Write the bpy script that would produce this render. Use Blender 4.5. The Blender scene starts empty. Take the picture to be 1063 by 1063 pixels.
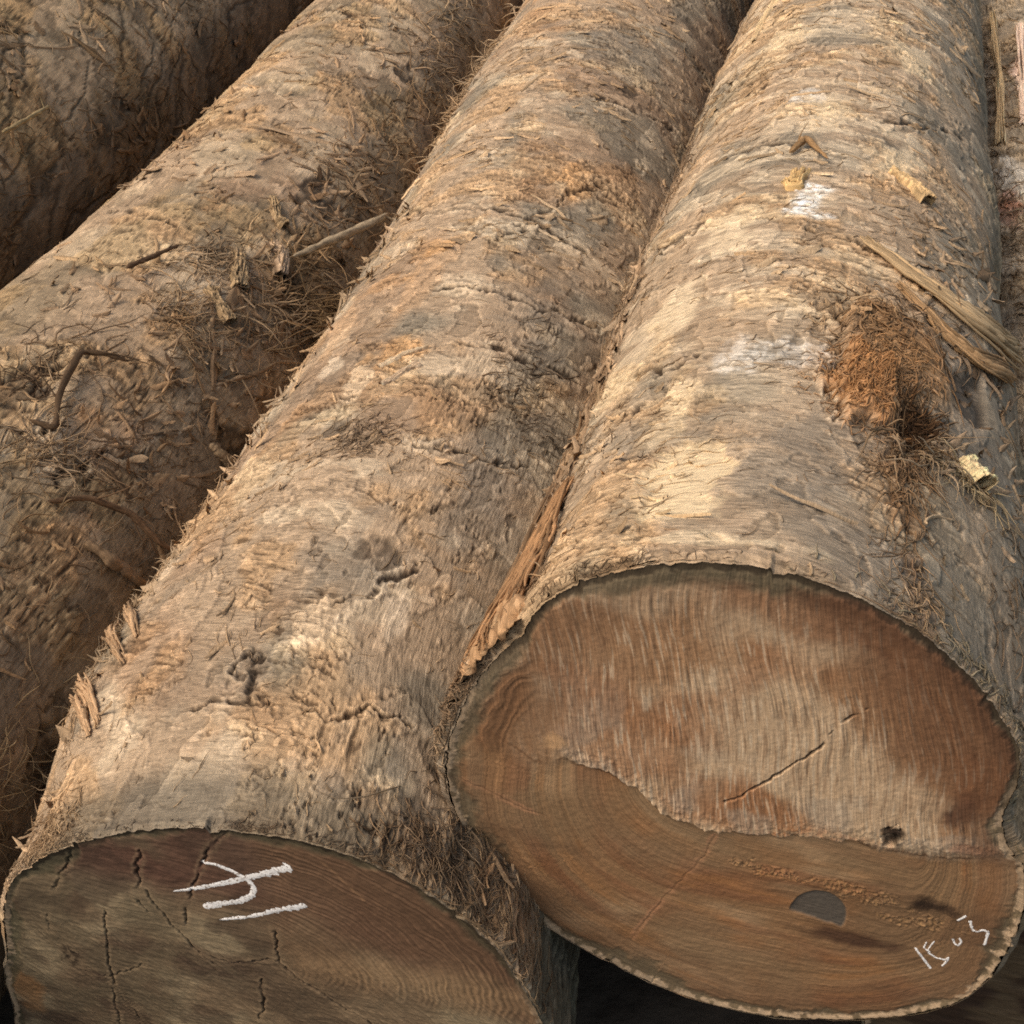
# ---------------------------------------------------------------- geometry of the pile (metres; logs lie along +Y, camera at the origin)
import numpy as np
GROUND_Z = -2.0
# each log: stations Y, centre x, centre z, radius
LOGS = {
 'right':  dict(Y=[0.95,2.0,2.5,3.1,4.1,6,9],  x=[.062,.080,.104,.131,.178,.26,.40],   z=[-1.147]*7, r=[.345,.338,.335,.335,.325,.32,.31]),
 'middle': dict(Y=[.83,1.2,2.3,2.8,3.7,4.6,6,9], x=[-.525,-.575,-.580,-.590,-.625,-.650,-.70,-.84], z=[-1.585]*8, r=[.425,.425,.42,.425,.435,.445,.45,.44]),
 'left':   dict(Y=[.25,1.0,2.9,3.6,4.3,6,9],   x=[-1.38,-1.38,-1.38,-1.42,-1.50,-1.62,-1.85], z=[-1.60]*7, r=[.403,.403,.403,.40,.395,.39,.38]),
 'far':    dict(Y=[.6,2.9,3.6,4.5,6,9],        x=[-2.42,-2.42,-2.44,-2.54,-2.66,-2.90], z=[-1.50]*6, r=[.53,.53,.53,.525,.52,.50]),
 'low':    dict(Y=[1.08,3,6,9],                  x=[.66,.70,.80,.95],  z=[-1.60]*4, r=[.40,.40,.40,.39]),
}
# outline of the two sawn ends that show: (x, z) on the cut plane
OUTLINE = {}
def interp_log(k, Y):
    L = LOGS[k]
    return (np.interp(Y, L['Y'], L['x']), np.interp(Y, L['Y'], L['z']), np.interp(Y, L['Y'], L['r']))
FEAT = {'rim_right': [(-175.16,1.064),(-162.04,1.028),(-150.17,1.019),(-137.57,1.03),(-123.73,1.035),(-111.51,1.031),(-98.66,1.036),(-86.4,1.043),(-72.39,1.035),
(-60.13,1.044),(-48.91,1.048),(-39.14,1.112),(-32.26,1.131),(-25.8,1.133),(-17.07,1.131),(-8.91,1.117),(-0.74,1.102),(6.37,1.081),(14.39,1.046),(21.45,1.024),
(30.41,0.986),(43.05,0.944),(53.23,0.919),(61.05,0.87),(67.06,0.811),(74.84,0.788),(82.56,0.808),(84.88,0.857),(95.88,0.905),(109.38,0.974),(119.58,1.039),
(131.54,1.114),(143.39,1.114),(156.26,1.096),(171.19,1.085)],'rim_middle': [(-113.02,1.096),(-103.34,0.993),(-93.05,0.956),(-81.26,0.9),(-68.84,0.915),
(-56.14,0.941),(-39.68,0.932),(-23.68,0.945),(-11.25,0.966),(0.97,0.996),(11.82,1.032),(22.18,1.051),(28.33,1.056),(37.54,1.036),(45.54,1.033),(54.51,0.995),
(68.15,0.96),(78.89,0.97)],'fA': {'ledge': [(-0.3175,-1.056),(-0.2493,-1.0511),(-0.1864,-1.0969),(-0.1486,-1.0858),(-0.1063,-1.0914),(-0.0698,-1.1133),
(-0.0338,-1.1543),(0.0054,-1.159),(0.0464,-1.1614),(0.0868,-1.1536),(0.1488,-1.138),(0.1966,-1.1414),(0.2284,-1.1442),(0.2932,-1.1339),(0.3696,-1.1168)],
'crack_diag': [(0.0301,-1.1102),(0.0523,-1.088),(0.0748,-1.0567),(0.097,-1.0293),(0.1178,-0.9984),(0.133,-0.9553),(0.1562,-0.9315)],'scratch': [(0.0258,-1.1758),
(0.0141,-1.2182),(-0.0126,-1.2818),(-0.045,-1.3626),(-0.0586,-1.402)],'rimcrack': [(-0.2954,-1.146),(-0.251,-1.1638),(-0.2041,-1.1828),(-0.1689,-1.1945)],
'hole': [(0.2136,-1.1198),(0.2141,-1.1398)],'swirl': [(-0.1959,-1.0354)],'spot_purple': [(0.2771,-1.0572)],'spot_black': [(0.2733,-1.2312)],'spot_brown': [(0.1984,-1.3177)],
'spot_grey': [(0.1579,-1.2729)],'pink': [(0.2994,-1.1155)],'tan_wedge': [(-0.1819,-1.0957),(-0.1658,-1.0596),(-0.1502,-1.0278)],'litter': [(0.0948,-1.2181),
(0.1723,-1.2221),(0.2181,-1.2355),(0.2773,-1.2633)],'loop': [(0.222,-1.2906),(0.223,-1.3096),(0.2333,-1.3239),(0.2466,-1.3234),(0.2479,-1.3053),(0.2366,-1.2916)],
'red_line': [(0.1203,-0.8262),(0.1775,-0.8658),(0.2357,-0.9271),(0.2755,-0.9818)],'d1': [(0.2757,-1.3118),(0.3003,-1.3471)],'d5': [(0.286,-1.2967),(0.285,-1.3086),
(0.294,-1.3154),(0.2899,-1.3109),(0.2939,-1.2921)],'5': [(0.2909,-1.3165),(0.3024,-1.3244),(0.3125,-1.325),(0.3155,-1.318),(0.3143,-1.3283),(0.3116,-1.3372)],
'0': [(0.3125,-1.2822),(0.3164,-1.2905),(0.3212,-1.2927),(0.3227,-1.2845),(0.3192,-1.2781)],'3a': [(0.3106,-1.247),(0.3149,-1.242),(0.3178,-1.2355)],'3': [(0.3236,-1.2429),
(0.3289,-1.2579),(0.335,-1.2615),(0.3412,-1.2558),(0.347,-1.2577),(0.3481,-1.2724),(0.3484,-1.2837)],'faint': [(0.3155,-1.318),(0.3246,-1.3091),(0.3371,-1.2913),
(0.3417,-1.2726)]},'fB': {'c1': [(-0.5202,-1.1623),(-0.5397,-1.1887),(-0.5587,-1.2173),(-0.5698,-1.2479),(-0.5844,-1.2842),(-0.6,-1.3238),(-0.6131,-1.3781)],
'c2': [(-0.7391,-1.2541),(-0.7494,-1.2815),(-0.771,-1.3226),(-0.7905,-1.3643)],'c3': [(-0.6461,-1.2424),(-0.6579,-1.2833),(-0.6723,-1.3362),(-0.6658,-1.3703)],
'c4': [(-0.6563,-1.3214),(-0.6435,-1.3573),(-0.6296,-1.3896),(-0.6039,-1.4337),(-0.5849,-1.4575)],'c5': [(-0.7244,-1.3826),(-0.736,-1.4496),(-0.7472,-1.5085),
(-0.7538,-1.5801),(-0.764,-1.6644)],'c6': [(-0.7995,-1.5447),(-0.7556,-1.541),(-0.7299,-1.5207),(-0.6894,-1.4933)],'c7': [(-0.866,-1.375),(-0.8706,-1.418),
(-0.8754,-1.4514)],'c8': [(-0.485,-1.347),(-0.4936,-1.4179),(-0.4791,-1.4385),(-0.4433,-1.4695),(-0.3943,-1.5077),(-0.3571,-1.5397)],'c9': [(-0.5212,-1.4706),
(-0.5251,-1.5213),(-0.5379,-1.5679)],'c10': [(-0.6304,-1.394),(-0.6442,-1.4956),(-0.6348,-1.5377),(-0.6336,-1.6156)],'c11': [(-0.6039,-1.4337),(-0.5588,-1.4443),
(-0.4936,-1.4179)],'c12': [(-0.6723,-1.2592),(-0.6868,-1.3111)],'c13': [(-0.6556,-1.4597),(-0.6553,-1.5039),(-0.6572,-1.5457)],'c14': [(-0.7515,-1.5558),
(-0.7335,-1.6087),(-0.7191,-1.6476)],'c15': [(-0.8141,-1.4213),(-0.8258,-1.4572)],'scratch': [(-0.4124,-1.1928),(-0.3893,-1.2218),(-0.3645,-1.251)],'dark_spot': [(-0.8091,-1.5114)],
'ring_c': [(-0.5169,-1.3777)],'rust': [(-0.9028,-1.6332)],'k1': [(-0.6157,-1.311),(-0.5811,-1.2947),(-0.5331,-1.2669),(-0.4929,-1.2418),(-0.4512,-1.2149)],
'k2': [(-0.5685,-1.2402),(-0.5507,-1.2368),(-0.53,-1.2454),(-0.5132,-1.2572),(-0.5048,-1.2678),(-0.5085,-1.2859),(-0.5258,-1.3028),(-0.553,-1.3171),(-0.5794,-1.3312)],
'k3': [(-0.5607,-1.3512),(-0.524,-1.3356),(-0.4829,-1.3088),(-0.4397,-1.2856)]},'sA': {'white': [(-6.0,1.934),(-14.3,2.473),(-6.6,1.421),(-15.4,1.438),
(71.3,2.685)],'whitew': [(0.038,0.05),(0.03,0.05),(0.05,0.03),(0.03,0.03),(0.03,0.05)],'cream': [(-21.9,1.157),(-21.5,1.065),(-27.2,1.294),(-24.9,1.858),
(-49.6,1.503),(-35.5,1.613),(-5.5,2.386),(19.9,2.221),(21.3,2.785),(-25.9,2.899),(-10.6,0.983)],'grey': [(-5.1,1.11),(8.9,1.015),(-27.6,1.231),(0.8,1.21),
(36.1,1.568),(33.6,2.068),(37.2,1.404),(20.3,0.894)],'knot': [(12.3,1.362)],'hole': [(21.8,1.338)],'mound': [(17.6,1.484)],'trail': [(19.0,1.242),(19.7,1.151),
(19.1,1.047),(20.7,0.977)],'edge': [(-40.0,1.027),(-44.8,0.908)],'hollow': [(35.2,1.485)],'stripe1': [(-16.1,2.131),(2.4,2.191)],'creases': [[(-49.6,1.503),
(-33.2,1.436),(-24.2,1.448)],[(-33.8,2.249),(-20.6,2.218),(-5.4,2.15)],[(-4.4,1.815),(2.9,1.789),(11.5,1.773)],[(-70.8,2.939),(-47.0,2.741),(-27.5,2.582)],
[(-52.1,1.346),(-42.8,1.337),(-36.3,1.376)],[(-48.9,1.944),(-37.0,1.888),(-32.5,1.955)],[(6.8,2.352),(22.5,2.398),(43.5,2.544)],[(-71.5,2.075),(-43.6,1.893)],
[(4.3,1.544),(5.3,1.369),(5.5,1.26)]]},'sB': {'orange': [(-14.4,2.336),(-15.4,2.172),(14.8,2.791),(-36.6,2.083),(-11.0,1.875)],'grey': [(22.0,1.564),(20.9,2.152),
(27.7,1.469),(2.4,1.275),(9.7,3.809)],'dark': [(-4.8,1.619),(-14.7,1.681),(-4.9,1.087),(31.1,1.014),(29.2,0.93),(22.9,3.475),(12.8,2.46),(6.8,1.377),(12.0,1.325)],
'light': [(-16.3,1.829),(-27.5,1.9),(4.7,1.177),(15.8,1.211)],'creases': [[(-59.5,2.854),(-24.2,2.571),(-3.5,2.575),(11.2,2.526),(24.7,2.48)],[(6.8,1.611),
(17.3,1.63),(28.4,1.658),(41.5,1.726)],[(-10.3,2.186),(19.9,2.187),(37.4,2.225)],[(9.4,3.333),(28.4,3.377),(47.1,3.478)],[(5.6,1.965),(20.6,1.978),(34.1,2.004)],
[(4.1,1.195),(13.6,1.286),(19.0,1.353)],[(-13.6,1.014),(0.3,1.033),(14.2,1.034),(24.4,1.057)],[(-8.9,1.084),(-6.5,1.131),(-3.7,1.035)],[(2.0,2.421),(14.1,2.674),
(24.0,2.86)]]},'sC': {'light': [(37.5,2.544),(24.6,2.825),(14.2,2.307),(30.5,2.231),(26.9,1.635),(-19.1,3.378)],'orange': [(47.8,1.386),(12.9,2.65),(35.7,1.664),
(80.5,1.028),(24.5,2.762)],'dark': [(36.7,2.824),(69.0,1.935),(38.6,3.753),(49.7,2.426),(78.0,1.129),(10.1,1.714)],'creases': [[(-26.1,2.519),(5.9,2.435)],
[(14.2,1.598),(23.4,1.613),(25.3,1.656)],[(34.8,1.535),(37.3,1.644),(46.6,1.72)],[(12.2,1.688),(14.2,1.8),(16.3,1.885)],[(-41.4,4.3),(9.7,4.048)]]},'P3': {'stick_long': (0.01,
[(-1.0808,2.487,-1.287),(-1.0345,2.621,-1.307),(-0.963,2.788,-1.3187),(-0.9874,2.915,-1.364)]),'stick_fallen': (0.011,[(-1.0687,1.455,-1.3256),(-1.0285,1.46,-1.3682),
(-0.9982,1.476,-1.4179),(-0.9842,1.508,-1.482)]),'root_dangling': (0.006,[(-1.1361,1.473,-1.2643),(-1.0942,1.528,-1.2881),(-1.0369,1.557,-1.3358),(-0.9874,1.551,-1.3948),
(-0.9368,1.6,-1.4662)]),'twig_short': (0.006,[(-1.0002,1.562,-1.3921),(-0.9826,1.537,-1.428),(-0.9673,1.515,-1.4691)]),'stick_gap': (0.009,[(-1.0076,1.823,-1.36),
(-0.976,1.823,-1.395),(-0.954,1.833,-1.4458)]),'root_bent': (0.006,[(-1.2401,1.625,-1.2114),(-1.1937,1.625,-1.2247),(-1.2305,1.713,-1.2086),(-1.2602,1.849,-1.2006),
(-1.2205,1.876,-1.2169),(-1.187,1.889,-1.2371)]),'twig_upper': (0.006,[(-1.3228,2.175,-1.193),(-1.2916,2.239,-1.1945),(-1.2658,2.306,-1.199)]),'twig_far': (0.006,
[(-1.8712,2.645,-1.1172),(-1.8611,2.745,-1.1198),(-1.8618,2.859,-1.1252)]),'stick_pale': (0.006,[(0.0641,1.071,-0.7988),(0.0853,1.048,-0.7933),(0.103,1.028,-0.7988)]),
'stick_small': (0.006,[(0.0065,2.138,-0.8133),(0.0298,2.177,-0.8),(0.0693,2.092,-0.8019)]),'slab': (0.024,[(0.1196,1.799,-0.8064),(0.1862,1.726,-0.7994),
(0.2629,1.685,-0.8168),(0.3523,1.719,-0.8728),(0.4225,1.863,-1.016)]),'slab2': (0.018,[(0.1892,1.686,-0.8141),(0.2445,1.621,-0.824),(0.2942,1.603,-0.8494),
(0.3663,1.682,-0.9358)]),'bright_flake': (0.013,[(0.2496,1.261,-0.8424),(0.2796,1.298,-0.8402),(0.2892,1.304,-0.8659)]),'bark_flap': (0.03,[(-0.2147,1.49,-0.9497),
(-0.2233,1.344,-0.9463),(-0.2417,1.22,-0.9551),(-0.2557,1.128,-0.967),(-0.2585,1.051,-0.9771)]),'rust_strip': (0.012,[(-0.2593,1.393,-1.0214),(-0.277,1.289,-1.0481),
(-0.2838,1.156,-1.0462),(-0.2785,1.056,-1.0482)]),'rs': (0.01,[(0.6526,4.523,-1.2122),(0.6476,3.963,-1.1886)])},'tang': {'t1': (-0.9942,2.317,-1.3626),
't2': (-0.9646,2.488,-1.4194),'knot': (12.3,1.362),'hole': (21.8,1.338)}}
import bpy, math, random
sc = bpy.context.scene
COL = sc.collection
rng = np.random.default_rng(7)

# ---------------------------------------------------------------- noise
_P = np.random.default_rng(3).permutation(4096).astype(np.int32)
_A = np.random.default_rng(4).uniform(0, 2*np.pi, 4096)
_GX, _GY = np.cos(_A).astype(np.float32), np.sin(_A).astype(np.float32)
def perlin(x, y, seed=0):
    x = np.asarray(x, np.float32) + 37.7*seed; y = np.asarray(y, np.float32) + 91.3*seed
    xi = np.floor(x).astype(np.int32); yi = np.floor(y).astype(np.int32)
    fx = x-xi; fy = y-yi
    u = fx*fx*fx*(fx*(fx*6-15)+10); v = fy*fy*fy*(fy*(fy*6-15)+10)
    def g(ix, iy, dx, dy):
        h = _P[(_P[ix & 4095] + iy*7 + seed*131) & 4095]
        return _GX[h]*dx + _GY[h]*dy
    a = g(xi, yi, fx, fy); b = g(xi+1, yi, fx-1, fy)
    c = g(xi, yi+1, fx, fy-1); d = g(xi+1, yi+1, fx-1, fy-1)
    return (a+(b-a)*u + ((c+(d-c)*u)-(a+(b-a)*u))*v)*1.5
def fbm(x, y, seed=0, o=4, gain=.5):
    s = 0; amp = 1.
    for i in range(o):
        s = s+amp*perlin(x*2**i, y*2**i, seed+i*5); amp *= gain
    return s
def ridge(x, y, seed=0, o=3, gain=.55):
    s = 0; amp = 1.
    for i in range(o):
        s = s+amp*(.55-2*np.abs(perlin(x*2**i, y*2**i, seed+i*5))); amp *= gain
    return s
def sst(a, b, x):
    t = np.clip((x-a)/(b-a), 0, 1); return t*t*(3-2*t)
def lin(r, g, b):
    c = np.array([r, g, b])/255.
    return np.where(c <= .04045, c/12.92, ((c+.055)/1.055)**2.4).astype(np.float32)
def mixc(c, col, m):
    return c + (col-c)*np.clip(m, 0, 1)[..., None]
def dpoly(x, y, pts):
    """distance to a polyline, and the running parameter 0..1 along it"""
    best = np.full(x.shape, 1e9, np.float32); par = np.zeros(x.shape, np.float32); n = len(pts)-1
    for i in range(n):
        (x0, y0), (x1, y1) = pts[i], pts[i+1]
        dx, dy = x1-x0, y1-y0; L = dx*dx+dy*dy+1e-12
        t = np.clip(((x-x0)*dx+(y-y0)*dy)/L, 0, 1)
        d = np.hypot(x-x0-t*dx, y-y0-t*dy)
        m = d < best; best = np.where(m, d, best); par = np.where(m, (i+t)/n, par)
    return best, par
def blur(h, k):
    def ax(a, axis):
        n = a.shape[axis]; p = [(0, 0), (0, 0)]; p[axis] = (k+1, k)
        c = np.cumsum(np.pad(a, p, mode='edge'), axis=axis, dtype=np.float64)
        hi = np.take(c, np.arange(2*k+1, n+2*k+1), axis=axis); lo = np.take(c, np.arange(0, n), axis=axis)
        return ((hi-lo)/(2*k+1)).astype(np.float32)
    return ax(ax(h, 0), 1)
def terr(t, edge=.3):
    f = np.floor(t); return f + sst(0, edge, t-f), f

# ---------------------------------------------------------------- materials
def ramp_mix(nt, fac, a, b):
    m = nt.nodes.new('ShaderNodeMapRange'); m.inputs['To Min'].default_value = a; m.inputs['To Max'].default_value = b
    nt.links.new(fac, m.inputs['Value']); return m.outputs['Result']
def wood_mat(name, sa, sb, amt=.55, bump=.5, rough=.92, spec=.15, dist=.004, speck=260, dashes=False):
    """vertex colour x fine grain; the grain runs along either axis of attribute 'guv', its z says which"""
    m = bpy.data.materials.new(name); m.use_nodes = True; nt = m.node_tree; N = nt.nodes; L = nt.links
    b = N['Principled BSDF']; b.inputs['Roughness'].default_value = rough; b.inputs['Specular IOR Level'].default_value = spec
    col = N.new('ShaderNodeAttribute'); col.attribute_name = 'Col'
    g = N.new('ShaderNodeAttribute'); g.attribute_name = 'guv'
    sep = N.new('ShaderNodeSeparateXYZ'); L.new(g.outputs['Vector'], sep.inputs[0])
    def noise(sx, sy, det, ro=.6, off=0.):
        c = N.new('ShaderNodeCombineXYZ'); L.new(sep.outputs[0], c.inputs[0]); L.new(sep.outputs[1], c.inputs[1])
        mp = N.new('ShaderNodeMapping'); mp.inputs['Scale'].default_value = (sx, sy, 1); mp.inputs['Location'].default_value = (off, off, 0)
        L.new(c.outputs[0], mp.inputs[0])
        n = N.new('ShaderNodeTexNoise'); n.noise_dimensions = '2D'; n.inputs['Scale'].default_value = 1; n.inputs['Detail'].default_value = det; n.inputs['Roughness'].default_value = ro
        L.new(mp.outputs[0], n.inputs['Vector']); return n.outputs['Fac']
    n1 = noise(sa, sb, 3); n2 = noise(sb, sa, 3, off=5.)
    mx = N.new('ShaderNodeMix'); mx.data_type = 'FLOAT'; L.new(sep.outputs[2], mx.inputs['Factor']); L.new(n1, mx.inputs['A']); L.new(n2, mx.inputs['B'])
    grain = mx.outputs['Result']
    sp = noise(speck, speck, 4, .7, 9.)
    f1 = N.new('ShaderNodeMapRange'); f1.inputs['From Min'].default_value = .3; f1.inputs['From Max'].default_value = .7; f1.inputs['To Min'].default_value = 1-amt; f1.inputs['To Max'].default_value = 1+amt*.8
    L.new(grain, f1.inputs['Value'])
    f2 = N.new('ShaderNodeMapRange'); f2.inputs['From Min'].default_value = .3; f2.inputs['From Max'].default_value = .7; f2.inputs['To Min'].default_value = 1-amt*.45; f2.inputs['To Max'].default_value = 1+amt*.4
    L.new(sp, f2.inputs['Value'])
    mm = N.new('ShaderNodeMath'); mm.operation = 'MULTIPLY'; L.new(f1.outputs[0], mm.inputs[0]); L.new(f2.outputs[0], mm.inputs[1])
    def dash(sx, sy, off, lo, hi, to):
        q1 = noise(sx, sy, 2, .5, off); q2 = noise(sy, sx, 2, .5, off+3)
        x_ = N.new('ShaderNodeMix'); x_.data_type = 'FLOAT'; L.new(sep.outputs[2], x_.inputs['Factor']); L.new(q1, x_.inputs['A']); L.new(q2, x_.inputs['B'])
        k_ = N.new('ShaderNodeMapRange'); k_.inputs['From Min'].default_value = lo; k_.inputs['From Max'].default_value = hi; k_.inputs['To Min'].default_value = 1; k_.inputs['To Max'].default_value = to
        L.new(x_.outputs['Result'], k_.inputs['Value']); return k_.outputs[0]
    if dashes:
        for args in ((260, 30, 21., .63, .72, .58), (300, 42, 41., .64, .73, 1.32), (120, 60, 61., .65, .74, .66)):
            m2 = N.new('ShaderNodeMath'); m2.operation = 'MULTIPLY'; L.new(mm.outputs[0], m2.inputs[0]); L.new(dash(*args), m2.inputs[1]); mm = m2
    vm = N.new('ShaderNodeVectorMath'); vm.operation = 'SCALE'; L.new(col.outputs['Color'], vm.inputs[0]); L.new(mm.outputs[0], vm.inputs['Scale'])
    L.new(vm.outputs[0], b.inputs['Base Color'])
    ad = N.new('ShaderNodeMath'); ad.operation = 'MULTIPLY_ADD'; ad.inputs[1].default_value = .6; L.new(sp, ad.inputs[0]); L.new(grain, ad.inputs[2])
    bp = N.new('ShaderNodeBump'); bp.inputs['Strength'].default_value = bump; bp.inputs['Distance'].default_value = dist
    L.new(ad.outputs[0], bp.inputs['Height']); L.new(bp.outputs[0], b.inputs['Normal'])
    return m
M_BARK = wood_mat('bark_surface', 360, 40, .27, .5, speck=420, dashes=True)
M_CUT = wood_mat('sawn_wood', 560, 24, .24, .22, .85, .2, .0012, 460)
M_FIB = wood_mat('bark_fibre', 500, 60, .3, .3)
def chalk_mat():
    m = bpy.data.materials.new('chalk'); m.use_nodes = True; nt = m.node_tree; b = nt.nodes['Principled BSDF']; b.inputs['Roughness'].default_value = 1
    n = nt.nodes.new('ShaderNodeTexNoise'); n.inputs['Scale'].default_value = 330; n.inputs['Detail'].default_value = 4
    r = nt.nodes.new('ShaderNodeValToRGB'); r.color_ramp.elements[0].position = .36; r.color_ramp.elements[0].color = (.26, .19, .14, 1)
    r.color_ramp.elements[1].position = .45; r.color_ramp.elements[1].color = (.95, .9, .84, 1)
    tc = nt.nodes.new('ShaderNodeTexCoord'); nt.links.new(tc.outputs['Object'], n.inputs['Vector'])
    nt.links.new(n.outputs['Fac'], r.inputs['Fac']); nt.links.new(r.outputs[0], b.inputs['Base Color']); return m
M_CHALK = chalk_mat()
def ground_mat():
    m = bpy.data.materials.new('damp_soil'); m.use_nodes = True; nt = m.node_tree; b = nt.nodes['Principled BSDF']; b.inputs['Roughness'].default_value = .95
    n = nt.nodes.new('ShaderNodeTexNoise'); n.inputs['Scale'].default_value = 6; n.inputs['Detail'].default_value = 8
    r = nt.nodes.new('ShaderNodeValToRGB'); r.color_ramp.elements[0].color = (.03, .022, .015, 1); r.color_ramp.elements[1].color = (.12, .085, .055, 1)
    tc = nt.nodes.new('ShaderNodeTexCoord'); nt.links.new(tc.outputs['Object'], n.inputs['Vector'])
    nt.links.new(n.outputs['Fac'], r.inputs['Fac']); nt.links.new(r.outputs[0], b.inputs['Base Color'])
    bp = nt.nodes.new('ShaderNodeBump'); bp.inputs['Distance'].default_value = .03; nt.links.new(n.outputs['Fac'], bp.inputs['Height']); nt.links.new(bp.outputs[0], b.inputs['Normal'])
    return m

# ---------------------------------------------------------------- mesh making
def make_obj(name, co, faces, mat, parent=None, col=None, guv=None, smooth=True):
    """faces: int array (n,4) or (n,3)"""
    me = bpy.data.meshes.new(name); co = np.asarray(co, np.float32); faces = np.asarray(faces, np.int32)
    k = faces.shape[1]
    me.vertices.add(len(co)); me.vertices.foreach_set('co', co.ravel())
    me.loops.add(faces.size); me.loops.foreach_set('vertex_index', faces.ravel())
    me.polygons.add(len(faces)); me.polygons.foreach_set('loop_start', np.arange(0, faces.size, k, dtype=np.int32))
    me.polygons.foreach_set('loop_total', np.full(len(faces), k, np.int32))
    me.polygons.foreach_set('use_smooth', np.full(len(faces), smooth, bool))
    if col is not None:
        a = me.attributes.new('Col', 'FLOAT_COLOR', 'POINT'); c4 = np.ones((len(co), 4), np.float32); c4[:, :3] = np.clip(col, .003, .9)
        a.data.foreach_set('color', c4.ravel())
    if guv is not None:
        a = me.attributes.new('guv', 'FLOAT_VECTOR', 'POINT'); a.data.foreach_set('vector', np.asarray(guv, np.float32).ravel())
    me.update(); me.validate(); me.materials.append(mat)
    o = bpy.data.objects.new(name, me); COL.objects.link(o)
    if parent: o.parent = parent
    return o
def grid_faces(nr, nc, wrap, flip=False):
    r = np.arange(nr-1)[:, None]; c = np.arange(nc if wrap else nc-1)[None, :]
    c2 = (c+1) % nc
    q = np.stack([r*nc+c, r*nc+c2, (r+1)*nc+c2, (r+1)*nc+c], -1).reshape(-1, 4)
    return q[:, ::-1] if flip else q

def theta_samples(lo, hi, n):
    a = np.linspace(lo, hi, n); m = max(24, int((360-(hi-lo))/3))
    b = np.linspace(hi, lo+360, m+2)[1:-1]
    return np.radians(np.concatenate([a, b]))
def wrapdeg(t):
    t = np.degrees(t); return np.where(t > 180, t-360, t)
RIM = {'right': FEAT['rim_right'], 'middle': FEAT['rim_middle'] + [(130, .99), (180, 1.0), (-160, 1.02)]}
def rim_factor(k, thd, chips=True):
    """radius of the sawn outline / nominal radius"""
    if k in RIM:
        p = sorted(RIM[k]); x = np.array([q[0] for q in p]); y = np.array([q[1] for q in p])
        x = np.concatenate([x-360, x, x+360]); y = np.concatenate([y, y, y])
        f = sum(np.interp(thd+d, x, y) for d in (-2.5, -1, 0, 1, 2.5))/5
    else:
        f = 1+.02*np.sin(np.radians(thd)*2+1)
    t = np.radians(thd)
    f = f + .004*perlin(np.cos(t)*9, np.sin(t)*9, 11)
    if not chips: return f
    g = sst(-.1, .5, perlin(np.cos(t)*5, np.sin(t)*5, 16))
    return f+.0035*perlin(np.cos(t)*40, np.sin(t)*40, 12)+.003*perlin(np.cos(t)*120, np.sin(t)*120, 13)-.014*g*sst(.2, .5, perlin(np.cos(t)*19, np.sin(t)*19, 14))+.010*g*sst(.3, .45, perlin(np.cos(t)*53, np.sin(t)*53, 15))

TAN = lin(168, 139, 106); GREY = lin(141, 125, 102); CREAM = lin(214, 188, 150); DARK = lin(72, 52, 36); ORANGE = lin(176, 122, 74)
WHITE = lin(226, 220, 208); MUD = lin(140, 116, 88); OLIVE = lin(112, 98, 74); DGREY = lin(112, 100, 86)

def blob(a, s, R, p, ra, rs, seed, w=.5):
    th, Y = p; n = fbm(a*14, s*10, seed, 3)
    d = np.hypot((a-np.radians(th)*R)/ra, (s-Y)/rs) + w*n
    return sst(1.15, .55, d)

def bark_common(a, s, sd, along, amp=1.):
    """height (m) and helper fields of a weathered, part-peeled bark; along = 0..1, 1 where grain runs down the log"""
    wa = a+.008*fbm(a*5, s*4, sd+1, 3); ws = s+.012*fbm(a*4, s*5, sd+2, 3)
    macro = .009*fbm(a*2.3, s*1.6, sd+3, 2) + .0035*fbm(a*7, s*6, sd+4, 2)
    rough = sst(.0, .35, fbm(a*4.0, s*3.2, sd+12, 4, .6))*.9+.1
    fa = fbm(wa*16, ws*2.6, sd+5, 4, .6)       # streaks that run down the log
    fc = fbm(wa*3.0, ws*15+a*5, sd+6, 4, .6)   # streaks that run round the log
    st = fa*along+fc*(1-along)
    iso = fbm(wa*11, ws*8, sd+7, 4, .6)
    t, fl = terr(1.7*st+1.2*iso+20, .06)
    big, bfl = terr(1.5*fbm(wa*5, ws*3, sd+13, 5, .6)+9, .04)
    fine = ridge(wa*105, ws*9, sd+8, 3)*along + ridge(wa*9, ws*85+a*14, sd+9, 3)*(1-along)
    fleck = -ridge(wa*34, ws*27, sd+10, 3, .6)
    gate = sst(.12, .38, fbm(wa*13+5, ws*10, sd+15, 3))
    mark = (sst(.35, .6, fbm(wa*80, ws*8, sd+16, 2))*along + sst(.35, .6, fbm(wa*8+ws*3, ws*70+a*20, sd+17, 2))*(1-along))*(.25+.75*gate)
    chip = sst(.42, .5, fbm(wa*22, ws*17, sd+18, 4, .65))
    pit = sst(.35, .8, fbm(wa*24+3*st, ws*20, sd+11, 4, .65))
    h = macro + amp*((t-20)*.0011*(.3+.9*rough) + (big-9)*.0022 + fine*.00050*(.25+1.0*rough) + fleck*.0010*(.1+rough) - mark*.0022*(.3+.7*rough) + chip*.0016*rough - pit*.0040*(.2+.8*rough))
    return dict(h=h, st=st, fl=fl, fine=fine, fleck=fleck, pit=pit, rough=rough, bfl=bfl, wa=wa, ws=ws, macro=macro, mark=mark, chip=chip)
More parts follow.
